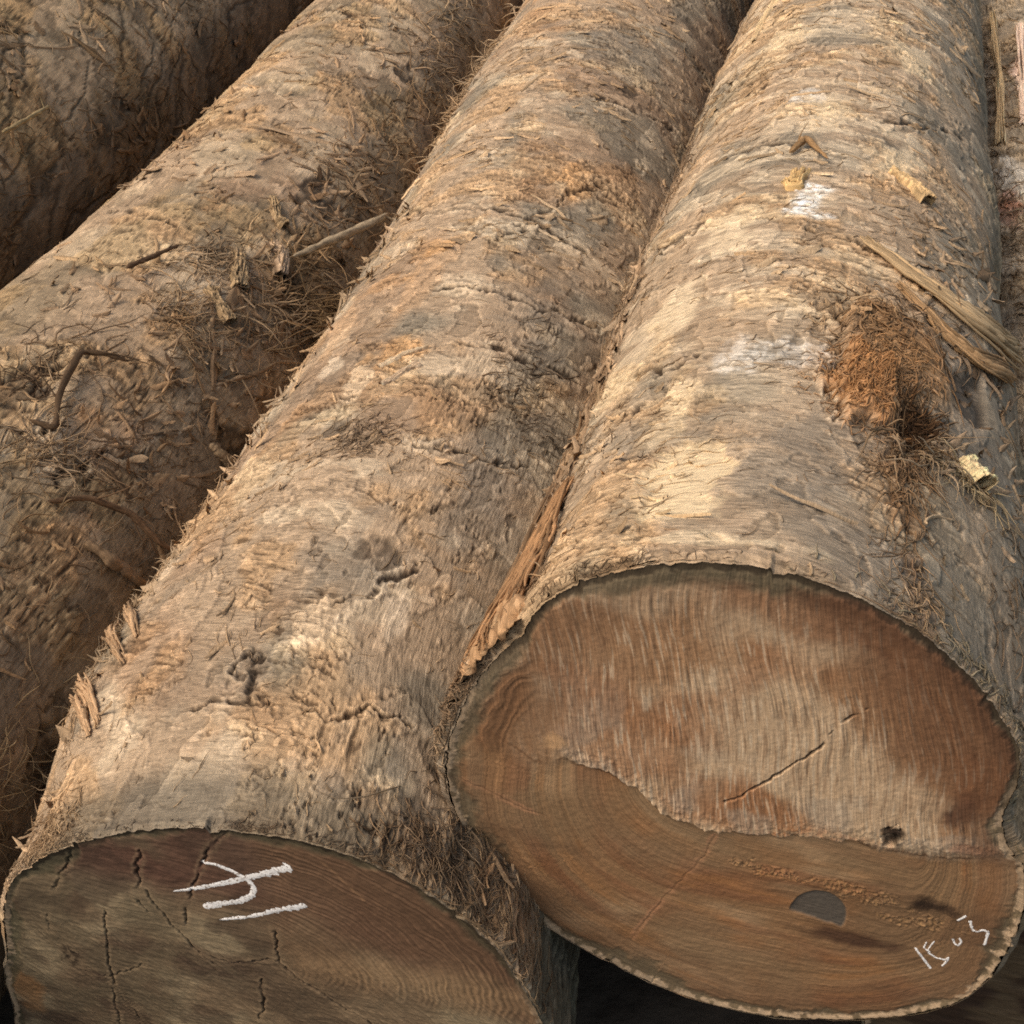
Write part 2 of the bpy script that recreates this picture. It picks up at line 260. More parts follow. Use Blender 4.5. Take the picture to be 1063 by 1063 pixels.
def crease_lines(h, c, a, s, R, lines, sd, wid=.006, depth=.006):
    na = a+.016*fbm(a*20, s*20, sd, 4, .6); ns = s+.016*fbm(a*20+9, s*20, sd+1, 4, .6)
    brk = sst(-.45, .05, fbm(a*26, s*26, sd+2, 3))
    for l in lines:
        pts = [(math.radians(t)*R, y) for t, y in l]
        d, p = dpoly(na, ns, pts)
        w = wid*(.5+s/2.2)*(.4+.9*np.clip(fbm(a*12, s*12, sd+3, 2)+.5, 0, 1))
        k = np.exp(-(d/w)**2)*brk
        lip = np.exp(-((d-2.1*w)/w)**2)*brk
        h = h-depth*k+depth*.5*lip; c = mixc(c, DARK*.8, k*.88); c = mixc(c, CREAM*.8, lip*.14)
    return h, c

def col_right(a, s, R):
    th = np.degrees(a/R); al = np.clip(sst(-52, -66, th)+.75*sst(52, 62, th)+.5*sst(15, 30, th)*sst(1.7, 1.2, s), 0, 1)
    f = bark_common(a, s, 100, al); h = f['h']
    c = mixc(np.broadcast_to(TAN, a.shape+(3,)).copy(), GREY, sst(-.25, .35, fbm(a*5, s*3, 120, 3)+.25*f['st']+.5*sst(12, 35, th)-.28))
    cm = sst(-.1, .22, fbm(f['wa']*5, f['ws']*18+a*5, 121, 4, .55)+.33*fbm(a*3, s*3, 122, 2)+.20*sst(1.1, 2.4, s)-.5*sst(20, 38, th)-.45*sst(-45, -62, th)-.12)
    c = mixc(c, CREAM, cm*.6*(.25+.65*sst(1.2, 1.6, s)))
    c = mixc(c, lin(188, 152, 112), .4*sst(.1, .5, fbm(a*4, s*3.3, 123, 3)))
    for i, p in enumerate(FEAT['sA']['cream']):
        big = (.045, .06) if i > 2 else (.028, .085)
        if i == 10: big = (.10, .014)
        kb = blob(a, s, R, p, big[0], big[1]*(.6+s*.45), 130+i, .8); c = mixc(c, CREAM*1.02, .75*kb)
        cream_post = np.maximum(cream_post, kb) if i else kb
    # squarish pale scar left by a peeled strip
    sq = sst(.012, .0, np.maximum(np.abs(a-R*math.radians(-20)+.1*(s-1.12))-.030-.014*sst(1.10, 1.13, s)*sst(1.18, 1.15, s), np.abs(s-1.12)-.085)+.012*fbm(a*30, s*20, 190, 3))
    c = mixc(c, lin(222, 192, 146), sq*.95); h = h*(1-.7*sq)-.003*sq
    for i, p in enumerate(FEAT['sA']['grey']):
        c = mixc(c, lin(132, 118, 100), .6*blob(a, s, R, p, .07, .07*(.6+s*.5), 150+i, .8))
    for p, w in zip(FEAT['sA']['white'], FEAT['sA']['whitew']):
        k = blob(a, s, R, p, w[0]*1.1, w[1]*1.25, 170, .95); c = mixc(c, WHITE, k*(.3+.7*sst(-.5, .3, f['fleck']+.5*f['fine']))*(1. if p == FEAT['sA']['white'][0] else .6 if p == FEAT['sA']['white'][1] else .38))
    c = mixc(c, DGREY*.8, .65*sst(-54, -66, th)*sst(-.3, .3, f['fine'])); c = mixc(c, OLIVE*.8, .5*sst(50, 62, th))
    # knot mound with a torn hollow
    K = FEAT['sA']['knot'][0]; H = FEAT['sA']['hole'][0]; Mo = FEAT['sA']['mound'][0]
    km = blob(a, s, R, K, .052, .066, 180, .8); mm = blob(a, s, R, Mo, .075, .13, 181, .35); hm = blob(a, s, R, H, .032, .050, 182, .5)
    h = h + .016*mm + .018*km*(1+.3*f['fleck']) - .012*hm
    c = mixc(c, lin(150, 114, 78), mm*.7); c = mixc(c, lin(184, 132, 84), km*.85*sst(-.7, .2, f['fleck'])); c = mixc(c, lin(52, 36, 24), hm)
    hl = blob(a, s, R, FEAT['sA']['hollow'][0], .05, .06, 183, .5); h = h-.014*hl; c = mixc(c, lin(98, 84, 70), hl*.9)
    for i, p in enumerate(FEAT['sA']['trail']):
        k = blob(a, s, R, p, .024, .05, 184+i, .6); c = mixc(c, lin(120, 88, 58), k*.7); h = h+.004*k*f['fleck']
    f['post'] = [(cream_post*.42, CREAM), (sq*.9, lin(222, 196, 156)), (mm*.35, lin(150, 112, 74)), (km*.65, lin(182, 132, 84)), (hm*.8, lin(58, 40, 27))]
    h, c = crease_lines(h, c, a, s, R, FEAT['sA']['creases'], 186)
    return h, c, f, al
def col_middle(a, s, R):
    th = np.degrees(a/R); al = np.clip(sst(-5, 18, th+12*fbm(a*4, s*3, 99, 2))*sst(2.5, 1.9, s)+.75*sst(48, 60, th)+.5*sst(-44, -52, th)+.3*sst(1.1, .9, s), 0, 1)
    f = bark_common(a, s, 200, al); h = f['h']
    c = mixc(np.broadcast_to(lin(171, 141, 107), a.shape+(3,)).copy(), GREY*.98, sst(-.15, .35, fbm(a*4, s*3, 220, 3)+.4*sst(5, 35, th)-.25))
    c = mixc(c, CREAM*.92, .5*sst(.15, .5, fbm(f['wa']*6, f['ws']*7, 221, 4)))
    c = mixc(c, lin(150, 116, 84), .6*sst(.1, .5, fbm(a*3, s*2.6, 223, 3)))
    for i, p in enumerate(FEAT['sB']['grey']):
        c = mixc(c, lin(134, 120, 102), .5*blob(a, s, R, p, .075, .13*(.6+s*.4), 230+i, .7))
    for i, p in enumerate(FEAT['sB']['orange']):
        c = mixc(c, lin(196, 150, 100), .5*blob(a, s, R, p, .045, .10, 240+i, .9))
    for i, p in enumerate(FEAT['sB']['light']):
        c = mixc(c, lin(205, 178, 144), .8*blob(a, s, R, p, .022, .045, 250+i, 1.2))
    for i, p in enumerate(FEAT['sB']['dark']):
        k = blob(a, s, R, p, .022, .032*(.6+s*.4), 260+i, 1.1); c = mixc(c, lin(92, 74, 56), .6*k); h = h-.0025*k
    # dark ragged side next to the big log, fibrous lower edge
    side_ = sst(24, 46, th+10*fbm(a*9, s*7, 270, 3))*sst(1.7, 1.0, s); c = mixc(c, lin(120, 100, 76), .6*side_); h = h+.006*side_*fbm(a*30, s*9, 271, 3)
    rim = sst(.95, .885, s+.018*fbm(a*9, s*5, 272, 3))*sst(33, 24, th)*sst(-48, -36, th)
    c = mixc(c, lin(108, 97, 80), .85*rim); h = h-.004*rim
    h, c = crease_lines(h, c, a, s, R, FEAT['sB']['creases'], 286)
    # hanging striations on the shaded flank, its shade painted into the colour
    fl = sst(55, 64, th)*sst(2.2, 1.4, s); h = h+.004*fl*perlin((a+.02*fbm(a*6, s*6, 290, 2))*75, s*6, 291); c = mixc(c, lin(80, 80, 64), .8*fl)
    return h, c, f, al
def col_left(a, s, R):
    th = np.degrees(a/R); al = np.clip(.35+.5*fbm(a*3, s*2, 98, 2)+.3*sst(25, 45, th), 0, 1)
    f = bark_common(a, s, 300, al, .9); h = f['h']
    c = mixc(np.broadcast_to(lin(160, 130, 96), a.shape+(3,)).copy(), lin(140, 117, 86), sst(-.25, .3, fbm(a*4, s*3, 320, 3)))
    c = mixc(c, lin(176, 150, 114), .55*sst(.05, .45, fbm(f['wa']*5, f['ws']*4, 321, 4)))
    for i, p in enumerate(FEAT['sC']['light']):
        c = mixc(c, lin(188, 160, 124), .6*blob(a, s, R, p, .05, .09, 330+i, 1.))
    for i, p in enumerate(FEAT['sC']['orange']):
        c = mixc(c, lin(150, 112, 78), .45*blob(a, s, R, p, .06, .10, 340+i, 1.))
    for i, p in enumerate(FEAT['sC']['dark']):
        k = blob(a, s, R, p, .05, .08, 350+i, 1.1); c = mixc(c, lin(78, 60, 44), .7*k); h = h-.006*k
    c = mixc(c, lin(104, 84, 60), .6*sst(30, 55, th+12*fbm(a*7, s*5, 360, 3)))  # right side by the gap painted darker, as if in shade
    c = mixc(c, lin(92, 70, 50), .5*sst(1.25, .9, s+.2*fbm(a*5, s*4, 361, 2)))
    h, c = crease_lines(h, c, a, s, R, FEAT['sC']['creases'], 386, .006, .007)
    return h, c, f, al
def col_far(a, s, R):
    al = np.clip(.7+.5*fbm(a*3, s*2, 97, 2), 0, 1)
    f = bark_common(a+.25*s, s, 400, al, .95); h = f['h']
    c = mixc(np.broadcast_to(lin(156, 126, 90), a.shape+(3,)).copy(), lin(134, 108, 76), sst(-.2, .3, fbm(a*4, s*3, 420, 3)))
    c = mixc(c, lin(150, 126, 92), .55*sst(.1, .5, fbm(a*7, s*5, 421, 4)))
    # long diagonal furrows
    g = perlin((a+.35*(s-3)+.05*fbm(a*5, s*4, 430, 3))*8, s*1.3, 431)
    k = sst(.1, .0, np.abs(g)); h = h-.005*k; c = mixc(c, lin(66, 50, 36), .7*sst(.06, .18, a-np.radians(52)*.53)); c = mixc(c, lin(70, 54, 38), .45*k*sst(-.2, .2, f['fleck']))  # side towards the left log also painted dark, as shade of the gap
    return h, c, f, al
def col_low(a, s, R):
    th = np.degrees(a/R); al = np.clip(.85+.4*fbm(a*3, s*2, 96, 2), 0, 1)
    f = bark_common(a, s, 500, al, 1.3); h = f['h']
    c = mixc(np.broadcast_to(lin(176, 152, 120), a.shape+(3,)).copy(), lin(140, 120, 94), sst(-.2, .3, fbm(a*4, s*3, 520, 3)))
    c = mixc(c, lin(120, 118, 98), sst(1.5, 1.0, s))
    c = mixc(c, lin(222, 190, 168), .95*blob(a, s, R, (-12, 3.95), .03, .18, 531, .5))
    c = mixc(c, lin(205, 190, 168), .9*blob(a, s, R, (-21, 3.2), .045, .15, 532, .6))
    c = mixc(c, lin(150, 86, 66), .6*blob(a, s, R, (-23, 3.0), .03, .10, 533, .6))
    return h, c, f, al
SPEC = {'right': (col_right, (-100, 92), 700, 880, 4.6), 'middle': (col_middle, (-74, 110), 700, 880, 5.9), 'left': (col_left, (-58, 88), 520, 640, 5.2),
        'far': (col_far, (-10, 95), 380, 420, 5.2), 'low': (col_low, (-75, 10), 240, 420, 6.2)}
SURF = {}
def build_bark(k, parent):
    fn, (lo, hi), nth, ny, yfar = SPEC[k]
    y0 = LOGS[k]['Y'][0]; y1 = LOGS[k]['Y'][-1]
    th = theta_samples(lo, hi, nth); thd = wrapdeg(th)
    ys = np.concatenate([y0+(np.geomspace(.8, .8+yfar-y0, ny)-.8), np.linspace(yfar, y1, 60)[1:]])
    T, S = np.meshgrid(thd, ys); R0 = LOGS[k]['r'][1]
    a = (np.radians(T)*R0).astype(np.float32); s = S.astype(np.float32)
    h, c, f, al = fn(a, s, R0)
    cx, cz, r = interp_log(k, ys)
    shape = 1+.016*np.sin(2*np.radians(T)+s*.9+y0*7)+.012*np.sin(3*np.radians(T)-s*.7)
    w = sst(0, .38, s-y0); rf = rim_factor(k, T, False); rf = rf+(rim_factor(k, T)-rf)*sst(.022, 0, s-y0+.004*fbm(a*40, s*0, 17, 2))
    base = r[:, None]*(rf*(1-w)+shape*w)
    seam = sst(180, 150, np.abs(T))                       # the noise is made to meet itself under the log
    hb = h*seam*sst(-.004, .014, s-y0)
    rho = base+hb+.003*sst(0, .008, s-y0)*sst(.10, .0, s-y0)-.004*sst(.008, 0, s-y0)
    post = f.get('post', [])
    # dirt and crevice shade put into the colour: hollows darker, raised plates paler
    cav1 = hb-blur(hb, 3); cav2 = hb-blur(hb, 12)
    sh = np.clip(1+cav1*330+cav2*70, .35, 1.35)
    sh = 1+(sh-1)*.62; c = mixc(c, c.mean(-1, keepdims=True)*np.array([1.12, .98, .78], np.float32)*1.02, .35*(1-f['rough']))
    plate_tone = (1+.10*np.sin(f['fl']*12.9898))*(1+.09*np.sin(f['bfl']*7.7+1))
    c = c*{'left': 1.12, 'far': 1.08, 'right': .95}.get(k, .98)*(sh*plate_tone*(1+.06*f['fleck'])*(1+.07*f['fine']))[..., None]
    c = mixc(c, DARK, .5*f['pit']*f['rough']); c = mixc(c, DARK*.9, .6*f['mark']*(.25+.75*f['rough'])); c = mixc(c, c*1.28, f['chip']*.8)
    for m_, cl_ in post: c = mixc(c, cl_, m_*(1-.5*f['mark']))
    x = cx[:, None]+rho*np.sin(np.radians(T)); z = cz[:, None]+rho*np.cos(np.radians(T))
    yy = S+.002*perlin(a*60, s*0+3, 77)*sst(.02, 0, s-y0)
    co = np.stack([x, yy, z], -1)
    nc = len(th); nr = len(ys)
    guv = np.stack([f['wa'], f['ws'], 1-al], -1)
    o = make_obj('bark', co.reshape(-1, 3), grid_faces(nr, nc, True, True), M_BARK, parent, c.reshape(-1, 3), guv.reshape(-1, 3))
    SURF[k] = (np.degrees(np.unwrap(th))[:nth], ys, rho[:, :nth], c[:, :nth])
    # far sawn end
    ring = co[-1]; m = np.array([[cx[-1], y1+.002, cz[-1]]])
    far = np.concatenate([ring, m]); n = nc
    fc = np.stack([np.arange(n), (np.arange(n)+1) % n, np.full(n, n)], -1)
    make_obj('back_end', far, fc, M_CUT, parent, np.tile(lin(150, 116, 80), (n+1, 1)), np.stack([far[:, 0], far[:, 2], far[:, 0]*0], -1), False)
    return o
def surf_rho(k, thd, y):
    tg, yg, rho, c = SURF[k]
    i = np.clip(np.interp(y, yg, np.arange(len(yg))), 0, len(yg)-1.001); j = np.clip(np.interp(thd, tg, np.arange(len(tg))), 0, len(tg)-1.001)
    i0 = i.astype(int); j0 = j.astype(int); fi = i-i0; fj = j-j0
    return (rho[i0, j0]*(1-fi)*(1-fj)+rho[i0+1, j0]*fi*(1-fj)+rho[i0, j0+1]*(1-fi)*fj+rho[i0+1, j0+1]*fi*fj), c[i0, j0]
def surf_pt(k, thd, y, lift):
    cx, cz, r = interp_log(k, y); rho, c = surf_rho(k, thd, y); t = np.radians(thd); q = rho+lift
    return np.stack([cx+q*np.sin(t), y, cz+q*np.cos(t)], -1), c

# ---------------------------------------------------------------- sawn ends
def face_right(x, z, tt):
    F = FEAT['fA']; wx = x+.0015*fbm(x*12, z*12, 601, 2); wz = z+.0015*fbm(x*12, z*12, 602, 2)
    lx = [p[0] for p in F['ledge']]; lz = [p[1] for p in F['ledge']]
    led = np.interp(x, lx, lz)+.005*fbm(x*30, x*0, 603, 5, .65)
    up = z-led                                     # above the step
    soft = .002+.035*sst(-.13, -.19, x)+.016*sst(.16, .26, x); U = sst(-soft, soft*1.2, up)
    # upper half: torn saw marks fanning downwards
    ang = .10+.75*np.clip(x-.0, -.05, .4)+.10*fbm(x*2.5, z*2.5, 656, 2); zc = wz+1.32; sa_, ca_ = np.sin(ang), np.cos(ang)
    gx = (wx-.02)*ca_+zc*sa_; gz = -(wx-.02)*sa_+zc*ca_
    gx = gx+.004*fbm(gx*5, gz*5, 650, 2); su = fbm(gx*150, gz*13, 604, 3, .6)*sst(-.4, .3, fbm(x*9, z*9, 653, 3)); su2 = fbm(gx*45, gz*8, 605, 3)
    tone = fbm(x*5, z*5, 606, 3)
    cu = mixc(np.broadcast_to(lin(174, 134, 98), x.shape+(3,)).copy(), lin(204, 172, 136), sst(-.15, .35, tone+.5*sst(.22, .02, up)))
    cu = mixc(cu, lin(164, 110, 72), .55*sst(.0, .35, fbm(x*4, z*6, 607, 3)+.7*(x-.12)+.15*sst(.12, .25, up)))
    cu = mixc(cu, lin(184, 164, 140), .5*sst(.15, .4, fbm(x*8, z*8, 608, 3))*sst(.2, .05, up))
    st_ = fbm(gx*230, gz*20, 655, 2); cu = cu*(1+.10*su+.06*su2)[..., None]; cu = mixc(cu, lin(230, 204, 170), .5*sst(.3, .6, st_)); cu = mixc(cu, lin(120, 84, 58), .4*sst(.3, .6, -st_))
    cu = mixc(cu, lin(226, 200, 168), .30*sst(.3, .9, su)*sst(.3, .1, up))
    cu = mixc(cu, lin(112, 78, 54), .40*sst(.3, .9, -su)*sst(-.2, .3, tone+.2))
    hu = .0035+.0008*su+.0008*su2+.0012*fbm(x*150, z*90, 609, 3)*sst(.05, 0, up)
    # lower half: smooth brown with long shallow marks
    q_ = sst(-.28, .10, x)*sst(.86, .6, tt); tw = tt+.02*fbm(x*6, z*6, 659, 3); bend = (wz+.06*wx)*q_+(-tw*.34-1.147+.03*wx)*(1-q_)+.006*fbm(x*5, z*7, 660, 3)
    sl = fbm(wx*7, bend*110, 610, 4, .6); sl2 = fbm(wx*2.2, bend*17, 611, 3)
    cl = mixc(np.broadcast_to(lin(152, 115, 80), x.shape+(3,)).copy(), lin(172, 138, 102), sst(-.1, .4, fbm(x*5, z*8, 612, 3)+.5*sst(-.10, .0, up)*sst(.15, -.02, x)))
    cl = mixc(cl, lin(136, 88, 58), .6*sst(-.1, .5, sl2+.2*fbm(x*5, z*5, 613, 2)))
    cl = mixc(cl, lin(172, 120, 74), .45*sst(.0, .5, fbm(wx*6, bend*30, 614, 3)))
    cl = mixc(cl, lin(146, 116, 84), .75*sst(-.3, .3, fbm(x*6, z*5, 657, 4))); cl = mixc(cl, lin(112, 84, 60), .45*sst(.1, .5, fbm(x*4, z*11, 658, 4))); cl = cl*(1+.07*sl)[..., None]; hl = -.001+.0003*sl+.0010*sl2
    h = hl+(hu-hl)*U; c = cl+(cu-cl)*U[..., None]
    # shadow of the step painted just under it, torn pale crumbs just above
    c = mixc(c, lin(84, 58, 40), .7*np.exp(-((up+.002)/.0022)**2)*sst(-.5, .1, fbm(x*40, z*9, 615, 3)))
    c = mixc(c, lin(176, 152, 120), .6*sst(.035, .0, up)*U*sst(-.2, .2, fbm(x*130, z*130, 616, 3))*sst(.02, .10, x)*sst(.30, .22, x))
    # swirl on the left where the trunk forks
    S = F['swirl'][0]; r = np.hypot((x-S[0]-.03)*1.0, (z-S[1]+.05)*.62)+.010*fbm(x*14, z*14, 617, 3)
    m = sst(.105, .085, r)*sst(.045, .065, r)*sst(.0, -.03, x-S[0]-.02)*sst(-.06, -.02, z-S[1]+.02); ring = fbm(r*130, x*6, 640, 2)
    fk = sst(.07, .02, np.hypot(x-S[0], (z-S[1])*.8)+.015*fbm(x*14, z*14, 617, 3))
    c = mixc(c, lin(150, 110, 76), .75*fk); h = h*(1-.8*fk)
    c = mixc(c, lin(140, 102, 70)*(1+.32*ring)[..., None], .9*m); h = h*(1-m)+m*(.001+.0012*ring)
    for k, v in (('crack_diag', 1.), ('scratch', .5), ('rimcrack', .6), ('red_line', .6)):
        d, p = dpoly(x+.0025*fbm(x*50, z*50, 618, 3), z+.0025*fbm(x*50, z*50, 619, 3), F[k])
        w = .0013 if k != 'red_line' else .005
        q = np.exp(-(d/w)**2)*v
        if k == 'crack_diag': q = q*sst(-.25, .25, .9-p*1.1+fbm(x*40, z*40, 663, 2))
        if k in ('scratch', 'rimcrack'): q = q*sst(-.6, .2, fbm(x*30, z*30, 664, 2))
        c = mixc(c, lin(48, 32, 22) if v == 1 else lin(112, 74, 50), q*(.9 if v == 1 else .6)); h = h-(.004 if v == 1 else .001)*q
        if k in ('scratch', 'rimcrack'): c = mixc(c, lin(196, 142, 104), .55*np.exp(-((d-.003)/.0022)**2)*sst(-.5, .3, fbm(x*24, z*24, 665, 3)))
    def spot(key, col, ra, rb, amt, i=0, sd=620, wn=.5, rot=0.):
        nonlocal c
        P = F[key][i]; dx, dz = x-P[0], z-P[1]; dx, dz = dx*math.cos(rot)+dz*math.sin(rot), -dx*math.sin(rot)+dz*math.cos(rot)
        d = np.hypot(dx/ra, dz/rb)+wn*fbm(x*25, z*25, sd, 3); c = mixc(c, col, amt*sst(1.2, .4, d))
    spot('spot_purple', lin(84, 58, 46), .020, .034, .85); spot('spot_black', lin(46, 33, 25), .040, .016, .9, sd=621); spot('spot_brown', lin(72, 48, 36), .065, .016, .8, sd=622, wn=.4)
    spot('pink', lin(178, 136, 108), .024, .012, .8, sd=623); spot('hole', lin(34, 22, 15), .010, .013, .95, sd=624, wn=.8)
    P = F['hole'][0]; h = h-.014*sst(1.1, .4, np.hypot((x-P[0])/.011, (z-P[1])/.014)+.7*fbm(x*60, z*60, 625, 3))
    for i in range(4):
        P = F['litter'][i]; k = sst(1.1, .3, np.hypot((x-P[0])/.05, (z-P[1])/.012)+.8*fbm(x*40, z*60, 626+i, 3))
        c = mixc(c, lin(190, 148, 98), .3*k*sst(-.1, .3, fbm(x*190, z*190, 627, 3))); h = h+.002*k*fbm(x*190, z*190, 628, 2)
    k = sst(.012, .0, np.hypot(x-F['tan_wedge'][1][0], z-F['tan_wedge'][1][1])-.006+.006*fbm(x*40, z*40, 629, 2)); c = mixc(c, lin(206, 162, 116), .7*k)
    # smooth grey stain with a flat lower side
    P = F['spot_grey'][0]; d = np.hypot((x-P[0])/.033, (z-P[1]+.010)/.044)+.02*fbm(x*40, z*40, 630, 2)
    g = sst(1.04, .94, d)*sst(-.022, -.017, (z-P[1])+.22*(x-P[0])+.0015*fbm(x*90, z*90, 662, 2)); c = mixc(c, lin(96, 88, 78), g*.96); h = h*(1-g)+(-.003)*g
    tp = sst(.90, .955, tt+.02*fbm(x*9, z*9, 651, 3))*sst(-.13, -.05, x)*sst(-1.05, -.95, z); c = mixc(c, lin(74, 63, 51), .85*tp)
    rt = sst(.17, .26, (x-.06)*.8+(z+1.147)*.62+.02*fbm(x*9, z*9, 652, 3))*sst(0, .05, x-.05)*U; c = mixc(c, lin(112, 74, 50), .65*rt); eg = sst(.72, .95, tt+.05*fbm(x*8, z*8, 661, 3)); c = mixc(c, lin(116, 82, 58), .45*eg)
    guv = np.stack([gx*U+bend*(1-U), gz*U+wx*(1-U), x*0], -1)
    return h, c, guv
def face_middle(x, z, tt):
    F = FEAT['fB']; wx = x+.006*fbm(x*12, z*12, 701, 3); wz = z+.006*fbm(x*12, z*12, 702, 3)
    C = F['ring_c'][0]
    c = mixc(np.broadcast_to(lin(132, 110, 84), x.shape+(3,)).copy(), lin(154, 134, 104), sst(-.2, .3, fbm(x*6, z*7, 703, 3)))
    c = mixc(c, lin(96, 78, 60), .7*sst(-.05, .35, fbm(x*5, z*8, 704, 3)))
    top = z-(C[1]+.055)+.25*np.clip(x-C[0], 0, 1)+.02*fbm(x*9, z*9, 705, 2)
    c = mixc(c, lin(104, 72, 58), .8*sst(-.04, .05, top)); c = mixc(c, lin(70, 52, 42), .5*sst(.1, .4, fbm(x*9, z*12, 733, 4))*sst(.05, -.05, x-C[0])); 
    rr = np.hypot(x-C[0]+.02, (z-C[1]+.06)*1.25)+.010*fbm(x*9, z*9, 706, 3)+.0010*np.sin(z*150+4*fbm(x*7, z*7, 707, 2))+.004*fbm(x*14, z*14, 731, 3)
    band = sst(.055, .085, rr)*sst(.0, .05, x-C[0])*sst(-.09, -.04, z-C[1]); ring = np.sin(rr*700+3.0*fbm(x*7, z*7, 730, 3))*sst(-.5, .3, fbm(rr*60, x*5, 735, 2))
    h = .0005*band*ring+.0006*(1-band)*fbm(wx*20, wz*120, 708, 3)+.0010*fbm(x*20, z*20, 709, 3)
    c = mixc(c, lin(92, 68, 50), .55*band*sst(.2, .3, rr-.02)); c = mixc(c, lin(124, 94, 68), .5*band)
    c = c*(1+.17*band*ring*sst(-.4, .2, fbm(x*9, z*9, 732, 3)))[..., None]
    c = mixc(c, lin(176, 142, 104), .5*sst(.06, .0, np.abs(z-(C[1]-.045)-.1*(x-C[0]))+.02*fbm(x*14, z*20, 710, 3))*sst(.0, .08, x-C[0]))
    c = mixc(c, lin(118, 102, 78), .6*sst(-.08, -.13, x-C[0])*sst(-.3, .2, fbm(x*10, z*10, 711, 3)))
    P = F['rust'][0]; c = mixc(c, lin(160, 112, 68), .6*sst(1.1, .3, np.hypot((x-P[0])/.04, (z-P[1])/.045)+.7*fbm(x*20, z*20, 712, 3)))
    P = F['dark_spot'][0]; c = mixc(c, lin(44, 34, 26), .85*sst(1.1, .3, np.hypot((x-P[0])/.020, (z-P[1])/.030)+.7*fbm(x*30, z*30, 713, 3))*sst(-.5, .2, fbm(x*110, z*60, 714, 3)))
    for k in F:
        if k[0] != 'c' or not k[1:].isdigit() or k in ('c12', 'c13', 'c10'): continue
        d, p = dpoly(x+.005*fbm(x*24, z*24, 715, 4, .65), z+.005*fbm(x*24, z*24, 716, 4, .65), F[k])
        w = (.0015 if k in ('c1', 'c3', 'c4', 'c8', 'c9', 'c2', 'c5') else .0008)*(1.15-.9*np.abs(p-.45))
        q = np.exp(-(d/w)**2)
        q = q*sst(-.7, .1, fbm(x*26, z*26, 734, 2)); c = mixc(c, lin(44, 32, 22), q*.78); h = h-.004*q; c = mixc(c, lin(170, 142, 108), .25*np.exp(-((d-.005)/.002)**2))
    d, p = dpoly(x, z, F['scratch']); c = mixc(c, lin(160, 122, 88), .6*np.exp(-(d/.0015)**2))
    # saw teeth marks beside the long crack
    d, p = dpoly(x, z, F['c14']+[(F['c14'][-1][0]+.04, F['c14'][-1][1]-.05)]); q = sst(.018, .008, d)*sst(.2, .6, np.sin((x-z)*900)); c = mixc(c, lin(66, 52, 38), .5*q)
    g = fbm((wx+wz)*150, (wx-wz)*10, 717, 3); m = sst(C[1]-.02, C[1]-.06, z); c = c*(1+.16*g*m)[..., None]; h = h+.0006*g*m
    q1 = wz+.3*wx; q2 = wx-.3*wz; return h, c, np.stack([q1*(1-band)+rr*.45*band, q2*(1-band)+.05*np.arctan2(z-C[1]+.06, x-C[0]+.02)*band, x*0], -1)
def face_low(x, z, tt):
    c = mixc(np.broadcast_to(lin(96, 80, 60), x.shape+(3,)).copy(), lin(66, 50, 38), sst(-.2, .3, fbm(x*7, z*14, 801, 3)))
    return .002*fbm(x*20, z*60, 802, 3), c, np.stack([z, x, x*0], -1)
def face_far(x, z, tt):
    rr = np.hypot(x, z); c = np.broadcast_to(lin(132, 104, 74), x.shape+(3,))*(1+.12*np.sin(rr*300))[..., None]
    return .001*fbm(x*20, z*60, 812, 3), c, np.stack([z, x, x*0], -1)
FACEH = {}
def build_face(k, parent, fn, nt, nth, rimc, rw):
    y0 = LOGS[k]['Y'][0]; r0 = LOGS[k]['r'][0]; cx = LOGS[k]['x'][0]; cz = LOGS[k]['z'][0]
    th = np.linspace(-180, 180, nth, endpoint=False); rim = r0*rim_factor(k, th)-.0042
    # the bark tube at its first row: base radius - 4 mm
    t = np.linspace(0, 1, nt)**.8
    Tt, Rr = np.meshgrid(t, th, indexing='ij')
    rad = Tt*rim[None, :]; x = cx+rad*np.sin(np.radians(Rr)); z = cz+rad*np.cos(np.radians(Rr))
    x = x.astype(np.float32); z = z.astype(np.float32)
    h, c, guv = fn(x, z, Tt.astype(np.float32))
    e = (rim[None, :]-rad)                       # distance in from the rim
    wv = rw*np.clip(.95+1.1*fbm(x*7, z*7, 901, 3)-.35*np.cos(np.radians(Rr-60)), .25, 2.2)
    k1 = sst(1.4, .6, e/wv+.35*fbm(x*30, z*30, 902, 4, .6)); c = mixc(c, rimc*(1+.3*fbm(x*16, z*16, 903, 4))[..., None], .72*k1)
    k2 = sst(.0105, .006, e+.005*fbm(x*70, z*70, 904, 3)); c = mixc(c, lin(190, 162, 130), .8*k2*sst(-.5, -.05, fbm(x*60, z*60, 905, 3))*sst(50, 75, np.abs(Rr))); c = mixc(c, lin(48, 38, 28), .7*k2*sst(70, 40, np.abs(Rr))); h = h+.002*k2*fbm(x*90, z*90, 907, 3)*sst(50, 75, np.abs(Rr))
    sgn = np.exp(-((e-wv)/.003)**2); c = mixc(c, lin(82, 62, 44), .25*sgn*sst(-.2, .3, fbm(x*20, z*20, 908, 3)))
    hh = h*sst(0, .012, e)-.002*k1*sst(0, .01, e)+.0003*fbm(x*120, z*120, 906, 2)*sst(0, .01, e)
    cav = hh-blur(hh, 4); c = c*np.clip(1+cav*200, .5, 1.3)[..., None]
    c = c*{'right': .93, 'middle': .88}.get(k, .8)
    y = y0-hh+.001
    y[-1] = y0+.003
    co = np.stack([x, y, z], -1).reshape(-1, 3)
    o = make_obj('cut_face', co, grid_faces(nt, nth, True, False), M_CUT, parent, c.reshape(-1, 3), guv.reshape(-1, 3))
    FACEH[k] = (cx, cz, th, rim, hh, t)
    return o
